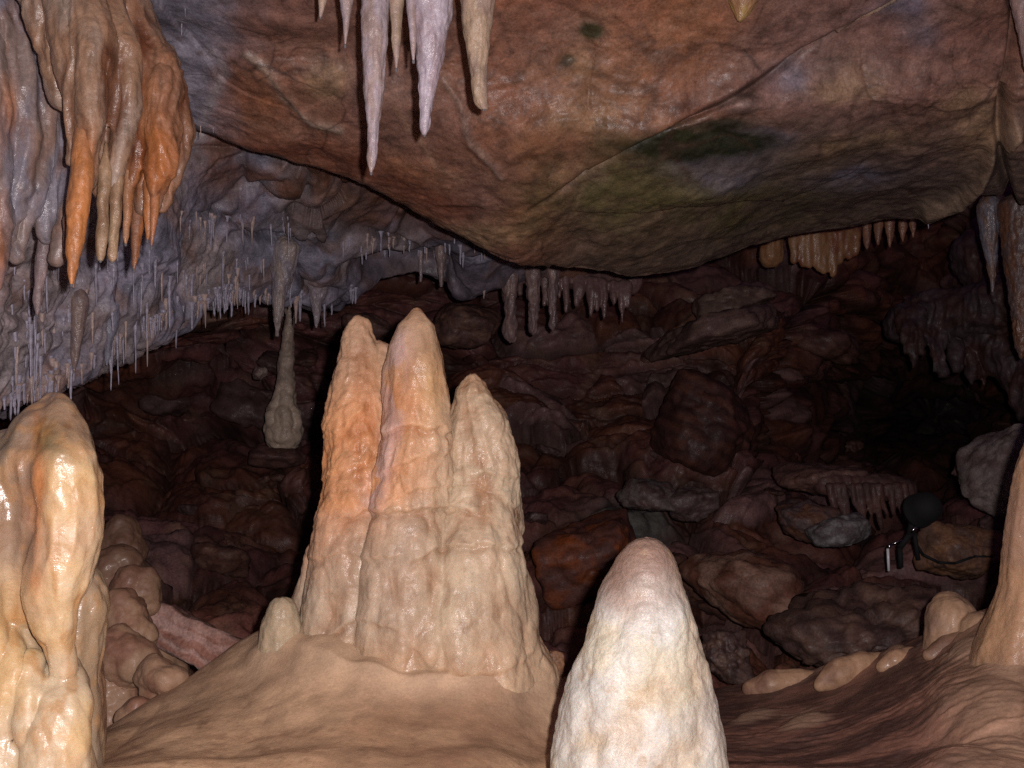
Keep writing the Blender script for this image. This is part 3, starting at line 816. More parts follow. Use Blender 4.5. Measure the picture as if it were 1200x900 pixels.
dd = 2.15
vq = fused([
    [(40, -90, dd, 26), (72, -20, dd, 26), (86, 60, dd - .04, 22), (90, 130, dd - .04, 15), (84, 170, dd - .04, 7), (82, 190, dd - .04, 2.5)],
    [(60, -90, dd + .02, 30), (98, -10, dd - .02, 26), (114, 70, dd - .05, 23), (110, 130, dd - .05, 20), (101, 180, dd - .04, 13), (99, 215, dd - .03, 11)],
    [(90, -90, dd + .03, 30), (122, -5, dd + .02, 22), (140, 60, dd, 18), (146, 120, dd, 16), (138, 170, dd, 13), (130, 215, dd, 9), (128, 235, dd, 6)],
    [(20, -90, dd, 30), (50, -10, dd + .01, 28), (64, 50, dd + .01, 22), (74, 110, dd + .03, 15)],
    [(75, -60, dd + .03, 40), (100, 20, dd + .02, 34), (112, 80, dd + .02, 30), (112, 140, dd + .02, 24), (112, 180, dd + .02, 16)],
    [(125, 120, dd + .04, 14), (118, 180, dd + .03, 13), (118, 225, dd + .03, 9)],
], .0034, 8)
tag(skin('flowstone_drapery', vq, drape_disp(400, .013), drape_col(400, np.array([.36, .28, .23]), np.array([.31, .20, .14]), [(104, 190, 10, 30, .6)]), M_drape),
    'folded grey and tan flowstone curtain hanging above the long orange stalactite', 'flowstone curtain')
d2 = 2.35
vq = fused([
    [(130, -90, d2, 20), (150, 0, d2, 20), (172, 60, d2, 26), (200, 110, d2, 22), (212, 150, d2 + .02, 15), (208, 190, d2 + .02, 12), (195, 228, d2 + .02, 7), (190, 245, d2 + .02, 4)],
    [(160, 60, d2 - .03, 24), (172, 110, d2 - .03, 24), (168, 150, d2 - .04, 18), (160, 190, d2 - .04, 11), (152, 220, d2 - .04, 8), (150, 240, d2 - .04, 6)],
    [(185, 100, d2 - .02, 24), (192, 150, d2 - .03, 22), (185, 195, d2 - .05, 18), (182, 225, d2 - .05, 10), (182, 240, d2 - .05, 6)],
    [(150, 110, d2 + .02, 14), (142, 180, d2 + .02, 9), (138, 240, d2 + .02, 6)],
    [(170, 170, d2, 16), (168, 220, d2, 10), (165, 245, d2, 7)],
], .0036, 7)
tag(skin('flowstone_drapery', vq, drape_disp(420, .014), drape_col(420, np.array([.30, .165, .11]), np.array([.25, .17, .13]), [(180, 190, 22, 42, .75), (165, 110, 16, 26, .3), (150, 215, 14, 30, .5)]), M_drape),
    'rust-orange rounded flowstone bulge with drips, right of the grey and tan curtain', 'flowstone curtain')
d3 = 2.3
vq = fused([
    [(-60, -80, d3, 40), (-10, -10, d3, 34), (8, 50, d3, 28), (22, 100, d3, 22), (30, 160, d3, 18), (24, 220, d3, 15), (10, 255, d3, 12), (0, 290, d3, 10)],
    [(0, -60, d3 + .03, 34), (30, 30, d3 + .03, 24), (52, 90, d3 + .04, 16), (46, 150, d3 + .04, 16), (40, 210, d3 + .03, 14), (28, 262, d3 + .03, 9), (20, 300, d3 + .02, 6)],
    [(-30, 60, d3 - .06, 34), (-8, 130, d3 - .05, 24), (-5, 200, d3 - .05, 16), (-3, 260, d3 - .05, 12), (-6, 318, d3 - .05, 8), (-4, 335, d3 - .05, 4)],
    [(60, 110, d3 + .08, 20), (58, 180, d3 + .08, 20), (52, 240, d3 + .08, 17), (52, 275, d3 + .07, 10)],
    [(78, 200, d3 + .08, 10), (84, 240, d3 + .06, 12), (74, 280, d3 + .04, 10), (66, 302, d3 + .03, 6)],
    [(20, 200, d3 + .06, 24), (30, 250, d3 + .06, 16)],
], .0038, 7)
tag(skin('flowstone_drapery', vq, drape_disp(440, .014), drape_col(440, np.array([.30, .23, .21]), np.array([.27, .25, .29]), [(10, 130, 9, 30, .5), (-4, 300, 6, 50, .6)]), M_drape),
    'mauve-grey flowstone curtain filling the upper left corner', 'flowstone curtain')


# ================================================================== STALACTITES
def stal_disp(s, amp):
    def f(V, px, py, N):
        return amp * (fbm(V * np.array([30, 30, 18.]), 3, s) + .7 * bumps(V * np.array([60, 60, 35.]), s + 1) - .3) + amp * .5 * ridged(V * np.array([70, 70, 10.]), 2, s + 2)
    return f


def stal_col(a, b, s):
    def f(V, px, py, h, N, I):
        t = fbm(V * np.array([30, 30, 9.]), 4, s) * .5 + .5
        C = mix(np.array(a), np.array(b), ss(.35, .65, t))
        if tuple(a) == ORG: C = mix(C, np.array([.33, .2, .13]), ss(180, 120, py))
        return C * (.8 + .4 * (fbm(V * 60, 3, s + 1) * .5 + .5))[:, None]
    return f


GREYP, GREYT = (.42, .36, .39), (.36, .28, .26)
TAN, TAN2 = (.42, .32, .24), (.32, .24, .2)
ORG, ORG2 = (.52, .235, .11), (.40, .19, .10)
cam = Vector((0, 0, CAMZ))


def cast(bvh, px, py):
    p = at(px, py, 1.0); dvec = (Vector(p) - cam).normalized()
    return bvh.ray_cast(cam, dvec)[0]


STALS = [
    # prof, depth, colours, amp, label
    ([(-150, 412, 462), (-40, 420, 456), (0, 424, 456), (60, 425, 453), (110, 427, 449), (150, 431, 443), (185, 431, 441), (203, 434, 436)], 2.2, GREYP, GREYT, .0035, 'longest grey-pink stalactite of the row hanging at the top centre'),
    ([(-150, 470, 540), (-40, 474, 534), (0, 476, 530), (25, 481, 527), (60, 489, 520), (90, 491, 513), (120, 493, 507), (145, 494, 504), (158, 496, 499)], 2.15, (.46, .41, .46), (.38, .31, .34), .004, 'broad lilac-grey stalactite tapering to a point in the middle of the top row'),
    ([(-150, 530, 600), (-40, 534, 590), (0, 539, 580), (30, 542, 576), (70, 549, 571), (100, 553, 569), (122, 555, 571), (128, 564, 570)], 2.2, TAN, TAN2, .0035, 'cream-tan stalactite with a blunt bent tip, rightmost of the top centre row'),
    ([(-120, 452, 482), (0, 456, 473), (40, 459, 470), (65, 461, 468), (82, 464, 465)], 2.2, GREYT, TAN, .002, 'thin tan stalactite between the longest grey one and the broad lilac one'),
    ([(-120, 474, 494), (0, 476, 488), (40, 480, 488), (70, 483, 486), (72, 484, 485)], 2.12, GREYP, GREYT, .0015, 'very thin stalactite touching the left side of the broad lilac one'),
    ([(-120, 394, 420), (0, 399, 414), (30, 402, 409), (54, 404, 405)], 2.2, GREYT, GREYP, .002, 'short grey stalactite left of the longest one at the top'),
    ([(-80, 370, 388), (0, 373, 383), (20, 374, 377)], 2.25, TAN, GREYT, .001, 'tiny pale stalactite tip at the top edge, leftmost of the top centre row'),
    ([(140, 93, 108), (165, 89, 111), (200, 87, 113), (240, 86, 110), (275, 87, 107), (300, 87, 102), (320, 90, 98), (336, 93, 95)], 2.07, ORG, ORG2, .003, 'long bright orange stalactite with a pointed tip'),
    ([(200, 117, 132), (240, 118, 130), (280, 118, 130), (300, 119, 128), (307, 121, 126)], 2.1, (.40, .28, .19), (.26, .17, .11), .003, 'blunt cream stalactite just right of the long orange one'),
    ([(210, 131, 146), (250, 132, 144), (285, 132, 142), (302, 132, 141), (308, 135, 138)], 2.12, (.42, .30, .2), (.28, .18, .12), .003, 'blunt cream stalactite, the second to the right of the long orange one'),
    ([(200, 146, 160), (250, 148, 157), (280, 149, 155), (288, 151, 153)], 2.28, (.42, .24, .15), ORG2, .002, 'slim rust stalactite with a dark tip under the orange bulge'),
    ([(210, 156, 176), (250, 157, 172), (290, 158, 169), (310, 160, 166), (319, 162, 163)], 2.34, (.40, .17, .08), (.28, .14, .09), .002, 'dark rust stalactite, the longest under the orange bulge'),
    ([(215, 170, 184), (250, 171, 182), (275, 174, 180), (284, 176, 177)], 2.28, ORG2, (.45, .2, .1), .002, 'short orange stalactite under the bulge, left of the twin tips'),
    ([(215, 178, 190), (250, 179, 188), (280, 180, 184), (292, 181, 182)], 2.27, ORG2, (.40, .18, .1), .0015, 'thin orange stalactite, rightmost under the orange bulge'),
    ([(235, 50, 68), (280, 49, 64), (320, 47, 59), (350, 47, 56), (366, 49, 54), (371, 51, 52)], 2.4, (.33, .25, .25), (.26, .2, .2), .003, 'mauve-brown stalactite hanging alone below the upper left curtain'),
    ([(260, 76, 96), (290, 78, 92), (320, 86, 94), (338, 90, 92)], 2.2, (.3, .17, .12), (.2, .12, .1), .002, 'dark brown stalactite directly behind the long orange one'),
    ([(290, 318, 352), (320, 319, 344), (345, 320, 335), (375, 321, 330), (394, 323, 326)], 4.0, (.34, .28, .26), (.28, .25, .28), .006, 'broad grey-tan stalactite hanging above the slender distant column'),
    ([(330, 350, 388), (342, 362, 382), (360, 366, 376), (384, 370, 372)], 4.2, (.33, .28, .3), (.3, .26, .28), .005, 'short wedge-shaped grey stalactite right of the slender distant column'),
    ([(270, 506, 526), (290, 509, 524), (310, 512, 521), (336, 516, 518)], 4.3, (.32, .24, .22), (.26, .2, .2), .004, 'grey-brown stalactite under the slab rim, above the gap between two spires'),
    ([(282, 487, 499), (305, 490, 496), (330, 492, 494)], 4.35, (.33, .27, .28), (.26, .2, .2), .003, 'slim grey stalactite above the tallest spire'),
    ([(360, 116, 142), (380, 119, 138), (400, 122, 132), (420, 123, 128), (428, 124, 126)], 3.1, (.27, .27, .33), (.24, .22, .27), .003, 'bluish stalactite in front of the straw-covered rear ceiling'),
    ([(350, 82, 104), (390, 84, 98), (420, 84, 92), (436, 86, 88)], 2.95, (.27, .2, .18), (.22, .17, .17), .003, 'brownish stalactite above the tip of the yellow column'),
    ([(-20, 1181, 1214), (0, 1183, 1212), (40, 1189, 1208), (75, 1193, 1200), (88, 1195, 1197)], 2.6, (.30, .21, .19), (.26, .2, .2), .003, 'grey-pink stalactite cut by the upper right corner'),
    ([(-8, 850, 889), (0, 852, 888), (14, 858, 880), (27, 864, 868)], 2.60, (.40, .30, .12), (.34, .2, .12), .003, 'yellowish stub of stalactite at the top edge over the brown slab'),
    ([(240, 1146, 1172), (275, 1149, 1169), (305, 1156, 1168), (325, 1160, 1166), (342, 1162, 1164)], 4.0, (.17, .155, .18), (.17, .11, .09), .004, 'blue-grey dripping stalactite below the right end of the slab'),
    ([(238, 1172, 1225), (300, 1178, 1220), (350, 1185, 1212), (400, 1190, 1204), (420, 1196, 1198)], 3.9, (.15, .075, .05), (.12, .085, .08), .006, 'rusty flowstone stalactite at the right edge under the slab'),
]
for i, (prof, d, c1, c2, amp, lab) in enumerate(STALS):
    y0, a0, b0 = prof[0]; cx = (a0 + b0) / 2; w0 = (b0 - a0) / 2
    lean = 0
    if y0 > -50:
        if d >= 2.9:
            hs = cast(bvh_bc, cx, y0 + 20)
            if hs is not None: d = hs.y - .01
            prof = [(y0 - 16, cx - 1, cx + 1), (y0 - 6, cx - w0 * .75, cx + w0 * .75)] + list(prof)
        else:
            prof = [(y0 - 34, cx - 1, cx + 1), (y0 - 18, cx - w0 * .45, cx + w0 * .45)] + list(prof)
            lean = -.10; d = d + .035
    wmax = max(b - a for _, a, b in prof) * K * d
    o = lathe_px('stalactite', prof, d, stal_disp(500 + i * 7, amp), stal_col(c1, c2, 700 + i * 5), M_drape if c1 in (ORG, ORG2) else M_stal, nth=max(28, min(120, int(wmax * 3.14 / .0028))), step=.0032, lean=lean)
    tag(o, lab, 'stalactite')
    if d < 2.6 and y0 < 260:
        yt, xa, xb = prof[-1]
        S, F = ICO[2]
        dt = d + lean * (yt - prof[0][0]) * K * d
        V = S * np.array([.0032, .0032, .0042]); V[:, 2] += np.where(S[:, 2] > 0, S[:, 2] ** 2 * .003, 0)
        me = make_mesh('water_drop', V + at((xa + xb) / 2, yt, d) + np.array([0, dt - d, -.001]), F, mat=M_water)
        link('water_drop', me, o)

# orange curtain far back, with the little drips beside it
vq = fused([[(930 + i * 9, 245, 5.4 + .01 * i, 9), (930 + i * 9, 275, 5.4, 7.5), (930 + i * 9 + (2 if i % 2 else 0), 306 + (3 * i if i < 6 else 30 - 5 * i), 5.4, 4)] for i in range(9)] + [[(905, 250, 5.5, 12), (903, 300, 5.5, 14)]], .010, 4)
tag(skin('flowstone_drapery', vq, drape_disp(460, .008), lambda V, px, py, h, N, I: mix(np.array([.36, .20, .115]), np.array([.25, .105, .06]), ss(.45, .6, fbm(V * np.array([12, 12, 3]), 3, 461) * .5 + .5)), M_drape),
    'pale orange fluted curtain in the distance under the slab rim', 'flowstone curtain')
for j, (x, y0, y1, w) in enumerate([(1016, 262, 292, 9), (1029, 262, 287, 9), (1043, 262, 290, 9), (1058, 262, 283, 8), (1070, 262, 278, 7)]):
    o = lathe_px('stalactite', [(y0 - 14, x - w * .7, x + w * .7), (y0 + 8, x - w * .5, x + w * .5), (y1 - 6, x - w * .25, x + w * .25), (y1, x - .5, x + .5)], 5.2, stal_disp(900 + j, .006), stal_col((.34, .18, .12), (.24, .12, .09), 910 + j), M_stal, nth=24, step=.01)
    tag(o, 'stubby rust-brown stalactite in the far row right of the pale orange curtain', 'stalactite', 'far row of rust-brown stalactites')
# columns in the mid distance right of the right spire
for j, (x, y0, y1, w, lab) in enumerate([(598, 308, 398, 15, 'distant grey column with a bulbous foot, right of the tallest spire'), (625, 308, 392, 14, 'plain tapering distant column right of the bulbous-footed one'), (648, 315, 388, 10, 'slimmest distant column under the slab rim')]):
    pr = [(y0 - 20, x - w * .8, x + w * .8), (y0 + 30, x - w * .5, x + w * .5), (y1 - 28, x - w * .35, x + w * .35)]
    pr += [(y1 - 14, x - w * .6, x + w * .6), (y1, x - w * .4, x + w * .4), (y1 + 3, x - 1, x + 1)] if j == 0 else [(y1 - 4, x - w * .3, x + w * .3), (y1, x - 1, x + 1)]
    o = lathe_px('column', pr, 4.9, stal_disp(930 + j, .010), stal_col((.30, .21, .19), (.22, .15, .15), 940 + j), M_stal, nth=40, step=.008)
    tag(o, lab, 'column')

rk = random.Random(9)
ch = [[(585, 300, 5.1, 10), (660, 322, 5.1, 16), (740, 332, 5.15, 14)]]
for i in range(17):
    x = 590 + i * 9.2 + rk.uniform(-3, 3); y = 312 + (x - 590) * .16
    ch.append([(x, y, 5.05, rk.uniform(5, 8)), (x + 1, y + 14, 5.03, rk.uniform(3, 5)), (x + 1, y + rk.uniform(20, 44), 5.02, 2)])
tag(skin('flowstone_drapery', fused(ch, .008, 3), drape_disp(470, .010), lambda V, px, py, h, N, I: mix(np.array([.22, .14, .13]), np.array([.15, .09, .085]), fbm(V * 9, 3, 471) * .5 + .5), M_drape),
    'dim brown row of small drips under the lowest part of the slab rim', 'flowstone curtain')

# slender distant column
prof = [(296, 336, 343), (335, 336, 343), (372, 335, 344), (400, 331, 344), (430, 327, 344), (455, 323, 345), (470, 319, 346), (480, 315, 350), (492, 313, 352), (503, 312, 353), (512, 313, 352), (524, 318, 348)]
o = lathe_px('column', prof, 5.45, lambda V, px, py, N: .028 * (bumps(V * np.array([16, 16, 13]), 801) - .5) * ss(440, 490, py) + .010 * fbm(V * 14, 3, 802) + .006 * bumps(V * 30, 803), lambda V, px, py, h, N, I: mix(np.array([.46, .36, .30]), np.array([.62, .50, .40]), ss(430, 480, py)) * (.75 + .5 * (fbm(V * 20, 3, 804) * .5 + .5))[:, None], M_stal, nth=120, step=.006)
tag(o, 'slender distant pale column with a lumpy swollen foot, left of the three-peaked mass', 'column')


# ================================================================== SODA STRAWS
def straw_mesh(k):
    rs = np.random.RandomState(k)
    n, th = 14, 8
    t = np.linspace(0, 1, n)
    r = ((.46 if k % 3 else .62) * (1 - (.5 if k % 3 else .8) * t) + (.6 if k % 2 else .25) * np.exp(-t / .2)) * (1 + .12 * rs.normal(size=n)); r[-1] = .08
    a = np.arange(th) / th * 2 * math.pi
    jx = np.cumsum(rs.normal(size=n)) * .05
    V = np.stack([r[:, None] * np.cos(a) + jx[:, None], r[:, None] * np.sin(a), -t[:, None] + 0 * a], -1).reshape(-1, 3)
    g = .34 + .12 * rs.rand()
    base = np.array([g * 1.02, g * .95, g * 1.15]) if k % 3 else np.array([g * 1.1, g * .85, g * .78])
    C = base[None] * (.7 + .5 * np.repeat(rs.rand(n), th))[:, None]
    return make_mesh('soda_straw', V, grid_quads(n, th, True), C, M_straw)


SM = [straw_mesh(k) for k in range(9)]
rnd = random.Random(11)
spots = []
lowx = [0, 60, 120, 170, 215, 270, 330, 380, 430, 490, 545, 600]; lowy = [478, 452, 420, 392, 368, 348, 352, 362, 342, 334, 352, 340]
for i in range(140):                                   # fringe along the lower edge
    x = rnd.uniform(0, 600) if i % 4 == 0 else rnd.gauss(rnd.choice([20, 60, 140, 180, 240, 262, 285, 310, 345]), 9)
    y = float(np.interp(x, lowx, lowy)) - rnd.uniform(0, 12)
    spots.append((x, y, rnd.choice([7, 9, 11, 14, 17, 26]), rnd.uniform(1.8, 3.4)))
for i in range(80):                                   # thick field on the left
    x = abs(rnd.gauss(0, 110)) + rnd.uniform(0, 30); y = rnd.uniform(285, float(np.interp(x, lowx, lowy)) - 10)
    if x > 330: continue
    spots.append((x, y, rnd.choice([12, 16, 22, 30, 42, 55]), rnd.uniform(1.8, 3.4)))
for i in range(48):                                   # rows on the ledge lines behind
    x = rnd.uniform(205, 350); y = 258 + rnd.gauss(0, 4) + (x - 260) * .03 if i % 2 else rnd.uniform(300, 330)
    spots.append((x, y, rnd.choice([9, 12, 18, 26]), rnd.uniform(1.3, 2.2)))
for i in range(34):
    x = rnd.uniform(390, 610); spots.append((x, rnd.uniform(272, 300), rnd.choice([8, 12, 18]), rnd.uniform(1.6, 2.8)))
lab_s = 'thin pale soda straw hanging from the bluish grey rear ceiling'
for (x, y, L, w) in spots:
    hit = cast(bvh_bc, x, y)
    if hit is None: continue
    d = hit.y
    o = link('soda_straw', rnd.choice(SM))
    o.location = hit + Vector((0, .004, .02))
    o.scale = (w * 1.5 * K * d, w * 1.5 * K * d, L * K * d + .02)
    o.rotation_euler = (rnd.gauss(0, .02), rnd.gauss(0, .02), rnd.uniform(0, 6))
    tag(o, lab_s, 'soda straw', 'soda straws on the rear ceiling')
for (x, y, L, w) in [(1072, 266, 5, 1.6), (1080, 264, 8, 1.8), (1088, 263, 5, 1.6), (1097, 261, 7, 1.8), (1108, 258, 6, 1.6), (1118, 255, 8, 1.8), (213, 28, 14, 1.6), (217, 10, 10, 1.2), (235, 148, 14, 1.6), (250, 150, 6, 1.5)]:
    hit = cast(bvh_slab, x, y)
    if hit is None: continue
    o = link('soda_straw', rnd.choice(SM)); o.location = hit + Vector((0, 0, .01)); o.scale = (w * K * hit.y, w * K * hit.y, L * K * hit.y + .01)
    tag(o, 'fine soda straw' + (' on the jagged right rim' if x > 600 else ' hanging from the grey left part') + ' of the great slab', 'soda straw', 'soda straws on the great slab')

# ================================================================== ROCKS
def rock_mesh(name, size, seed, c1, c2, soft=14, rough=.05, nplanes=14, sub=5, strata=None):
    rough = rough * 2
    rs = np.random.RandomState(seed)
    S, F = ICO[sub]
    n = rs.normal(size=(nplanes, 3)); n /= np.linalg.norm(n, axis=1)[:, None]
    n = np.concatenate([n, np.eye(3), -np.eye(3)])
    hgt = np.concatenate([rs.uniform(.72, 1.0, nplanes), np.full(6, 1.0)])
    r = np.power((np.maximum(S @ n.T / hgt, 1e-4) ** soft).sum(1), -1 / soft)
    V = S * r[:, None] * np.array(size)
    o = rs.uniform(0, 50, 3); m = np.mean(size)
    q = V / m + o
    h = rough * m * (fbm(q * 2.2, 5, seed) + .5 * (blocks(q * 2.5, seed, .5)[0])) + .012 * m * fbm(q * 14, 3, seed + 3)
    V = V + S * h[:, None]
    t = fbm(q * 2.0, 5, seed + 5) * .5 + .5
    C = mix(np.array(c1), np.array(c2), ss(.38, .62, t)) * (.7 + .6 * (fbm(q * 9, 3, seed + 6) * .5 + .5))[:, None]
    if strata is not None:
        b = np.sin(V[:, 2] / size[2] * strata + 2 * fbm(q * 1.2, 2, seed + 8)) * .5 + .5
        C = mix(C, np.array(c2) * .6, ss(.45, .8, b) * .7)
        V = V + S * (-.018 * m * ss(.5, .9, b) * ss(-.2, .3, fbm(q * 2, 2, seed + 9)))[:, None]
    return make_mesh(name, V, F, C, M_rock)


def put_rock(x, y, d, w, hpx, rot, seed, c1, c2, lab, depth=1.0, sink=0, grp=None, name='boulder', cat='boulder', **kw):
    s = K * d
    me = rock_mesh(name, (w / 2 * s, w / 2 * s * depth, hpx / 2 * s), seed, c1, c2, **kw)
    o = link(name, me); o.location = at(x, y, d); o.rotation_euler = rot
    tag(o, lab, cat, grp); return o


BR, BR2, GR, PU = (.30, .17, .12), (.17, .08, .055), (.30, .27, .29), (.22, .14, .14)
R_ = math.radians
put_rock(880, 692, 4.0, 165, 100, (0, R_(18), .2), 1, (.28, .17, .13), (.15, .065, .045), 'large rounded brown boulder right of the whitish stalagmite tip', .8, soft=7)
put_rock(985, 622, 4.5, 70, 44, (0, R_(-18), 0), 2, (.25, .23, .23), (.15, .12, .12), 'pale grey wedge-shaped rock below the fluted dark ledge', .8)
put_rock(1125, 648, 4.2, 92, 66, (0, R_(8), .3), 3, (.24, .13, .08), (.14, .08, .06), 'squarish orange-brown boulder left of the smooth tan stalagmite', .8)
put_rock(1168, 545, 4.6, 120, 42, (0, R_(-58), .2), 4, (.30, .25, .235), (.19, .14, .13), 'long pale grey rock leaning steeply beside the smooth tan stalagmite', .9)
put_rock(1132, 548, 5.2, 34, 22, (0, R_(-50), 0), 5, (.24, .16, .14), (.2, .13, .12), 'small dull rock left of the steep pale grey one', .9)
put_rock(832, 500, 5.5, 124, 112, (0, R_(25), .1), 6, (.13, .055, .04), (.08, .035, .03), 'large reddish striated boulder in the middle distance', .8, strata=22, soft=8)
put_rock(690, 652, 4.4, 130, 96, (0, R_(-15), 0), 7, (.24, .075, .035), (.12, .05, .04), 'rusty orange boulder between the three-peaked mass and the whitish stalagmite', .8)
put_rock(545, 382, 5.6, 92, 58, (0, R_(10), 0), 8, (.22, .12, .09), (.13, .07, .06), 'brown boulder seen between the tallest and right spires', .8)
put_rock(840, 388, 6.0, 170, 44, (0, R_(-14), 0), 9, (.26, .17, .14), (.17, .1, .09), 'long dark ledge-like boulder below the slab rim', .8)
put_rock(862, 352, 6.1, 100, 34, (0, R_(-10), 0), 10, (.25, .17, .14), (.16, .1, .08), 'flat dark boulder lying on the long ledge-like one', .8)
put_rock(760, 582, 4.8, 80, 40, (0, R_(4), 0), 12, (.17, .14, .13), (.10, .06, .055), 'dull pale flat boulder above the whitish stalagmite tip', .8)
put_rock(812, 590, 4.8, 60, 46, (0, R_(-8), 0), 13, (.14, .10, .095), (.09, .055, .05), 'brown blocky rock right of the dull pale flat boulder', .8)
put_rock(945, 610, 4.7, 90, 46, (0, R_(14), 0), 14, (.17, .085, .06), (.12, .08, .08), 'brown rock behind the pale grey wedge-shaped one', .8)
put_rock(960, 560, 5.0, 110, 40, (0, R_(-6), 0), 15, (.2, .11, .09), (.13, .07, .06), 'dark low boulder left of the fluted dark ledge', .8)
put_rock(1010, 735, 3.5, 210, 90, (0, R_(-14), .2), 16, (.12, .07, .055), (.07, .04, .035), 'broad dark muddy boulder behind the right flowstone crest', .9, soft=8, rough=.1)
put_rock(850, 768, 3.4, 60, 60, (0, 0, .2), 17, (.12, .07, .055), (.07, .04, .035), 'dark lump of rock just right of the whitish stalagmite shaft', .9, rough=.1)
put_rock(650, 792, 2.75, 26, 64, (0, R_(8), 0), 18, (.42, .22, .13), (.3, .16, .1), 'narrow orange-brown rock squeezed between the cluster foot and the whitish stalagmite', .8, soft=6)
put_rock(430, 388, 5.9, 60, 40, (0, 0, 0), 19, (.2, .12, .1), (.15, .08, .07), 'brown rock behind the left spire', .8)
put_rock(305, 437, 5.4, 20, 16, (0, 0, 0), 20, (.36, .28, .24), (.3, .2, .18), 'small pale stone left of the slender distant column', .8)
put_rock(330, 534, 5.5, 74, 30, (0, R_(5), .2), 26, (.15, .08, .065), (.09, .045, .04), 'low brown stone at the foot of the slender distant column', .8, sub=4)
put_rock(225, 375, 5.0, 110, 30, (0, R_(-14), 0), 21, (.2, .11, .08), (.13, .07, .06), 'brown ledge rock below the fringe of straws', .8)

# fluted dark ledge: short row of ribs
rk = random.Random(5)
ch = [[(965, 566, 4.85, 14), (1030, 570, 4.85, 16), (1060, 574, 4.85, 14)]]
for i in range(11):
    x = 972 + i * 8.6 + rk.uniform(-2, 2)
    ch.append([(x, 570, 4.75, 4.5), (x + 4, 590, 4.74, 3.6), (x + 8 + rk.uniform(-2, 3), rk.uniform(602, 622), 4.74, 2)])
vq = fused(ch, .007, 3)
tag(skin('flowstone_drapery', vq, drape_disp(480, .008), lambda V, px, py, h, N, I: mix(np.array([.13, .06, .045]), np.array([.08, .05, .05]), fbm(V * 8, 3, 481) * .5 + .5), M_rock),
    'dark reddish fluted ledge left of the black cave lamp', 'flowstone curtain')
ch = [[(1060, 378, 5.75, 20), (1110, 372, 5.65, 34), (1160, 360, 5.5, 36), (1215, 350, 5.3, 44)], [(1150, 390, 5.55, 24), (1190, 430, 5.4, 26), (1215, 480, 5.2, 24)], [(1150, 300, 5.7, 30), (1180, 340, 5.5, 34)]]
for i in range(17):
    x = 1056 + i * 8.5 + rk.uniform(-4, 4); y = 385 + (x - 1056) * .28
    ch.append([(x, y - 20, 5.6, rk.uniform(6, 10)), (x + 1, y + 12, 5.5, rk.uniform(4, 7)), (x + 2, y + rk.uniform(22, 44), 5.5, 2.5)])
vq = fused(ch, .010, 3)
tag(skin('flowstone_drapery', vq, lambda V, px, py, N: drape_disp(490, .018)(V, px, py, N) + .05 * fbm(V * 4, 4, 492), lambda V, px, py, h, N, I: mix(np.array([.07, .045, .048]), np.array([.065, .03, .026]), ss(.4, .6, fbm(V * 6, 3, 491) * .5 + .5)) * (.6 + .8 * (fbm(V * 20, 3, 493) * .5 + .5))[:, None], M_rock),
    'dim mauve dripping flowstone bank above the black hollow on the right', 'flowstone curtain')

# broken slab in the gully
def slab_piece():
    nx, nz, ny = 150, 44, 40
    d = 3.0
    A = at(184, 700, d); B = at(303, 757, d - .12); lx = np.linalg.norm(B - A)
    ux = (B - A) / lx; up = np.array([0, .45, 1.0]); uz = up - ux * np.dot(up, ux); uz /= np.linalg.norm(uz); uy = np.cross(uz, ux)
    S, F = ICO[5]
    # rounded box through p-norm
    p = 16.0
    r = (np.abs(S) ** p).sum(1) ** (-1 / p)
    L = S * r[:, None] * np.array([lx / 2, .07, .058])
    L[:, 2] -= L[:, 0] * .0
    q = L * 1.0
    lay = fbm(np.stack([q[:, 0] * 3, q[:, 1] * 3, q[:, 2] * 55], 1), 3, 951) * .9 + .5
    L[:, 1] += np.sign(S[:, 1]) * .006 * lay * (np.abs(S[:, 1]) * r > .9)
    L[:, 0] += .02 * fbm(q * 14, 4, 952) * np.sign(S[:, 0]); L[:, 2] += .012 * fbm(q * 16, 4, 953); L[:, 1] += .008 * fbm(q * 25, 4, 954)
    P = (A + B) / 2 - uz * .065 + L[:, :1] * ux + L[:, 1:2] * uy + L[:, 2:] * uz
    C = mix(np.array([.50, .33, .29]), np.array([.34, .17, .13]), ss(.35, .75, lay * .6 + .4 * (fbm(q * 30, 3, 955) * .5 + .5)))
    C = mix(C, np.array([.2, .11, .08]), ss(.3, .9, S[:, 2]) * .6)
    return make_mesh('broken_slab', P, F, C, M_rock)


tag(link('broken_slab', slab_piece()), 'pinkish broken stone slab with layered edge lying in the gully left of the mound', 'rock slab')

# loose rocks over the scree, shared meshes
RM = [rock_mesh('rock', (1, .8 + .3 * (k % 2), .45 + .12 * (k % 3)), 60 + k, *(((.14, .07, .055), (.08, .04, .03)), ((.16, .085, .065), (.10, .045, .035)), ((.14, .085, .08), (.09, .05, .045)))[k % 3], soft=10, rough=.09, sub=4) for k in range(9)]
rnd = random.Random(23)
n = 0
for i in range(400):
    if n >= 34: break
    x = rnd.uniform(110, 1190); y = rnd.uniform(395, 780)
    if 1000 < x < 1160 and 430 < y < 560: continue
    if 380 < x < 600 and y > 420: continue
    if x < 330 and 490 < y < 560: continue
    hit = cast(bvh_wall, x, y)
    if hit is None: continue
    s = rnd.choice([10, 14, 18, 24, 32, 42]) * K * hit.y
    o = link('rock', rnd.choice(RM)); o.location = hit; o.scale = (s, s, s * rnd.uniform(.6, 1))
    o.rotation_euler = (rnd.gauss(0, .25), rnd.gauss(0, .3), rnd.uniform(0, 6.28)); n += 1
    tag(o, 'dark brown rock lying on the scree at the back of the cave', 'rock', 'rocks scattered over the scree')

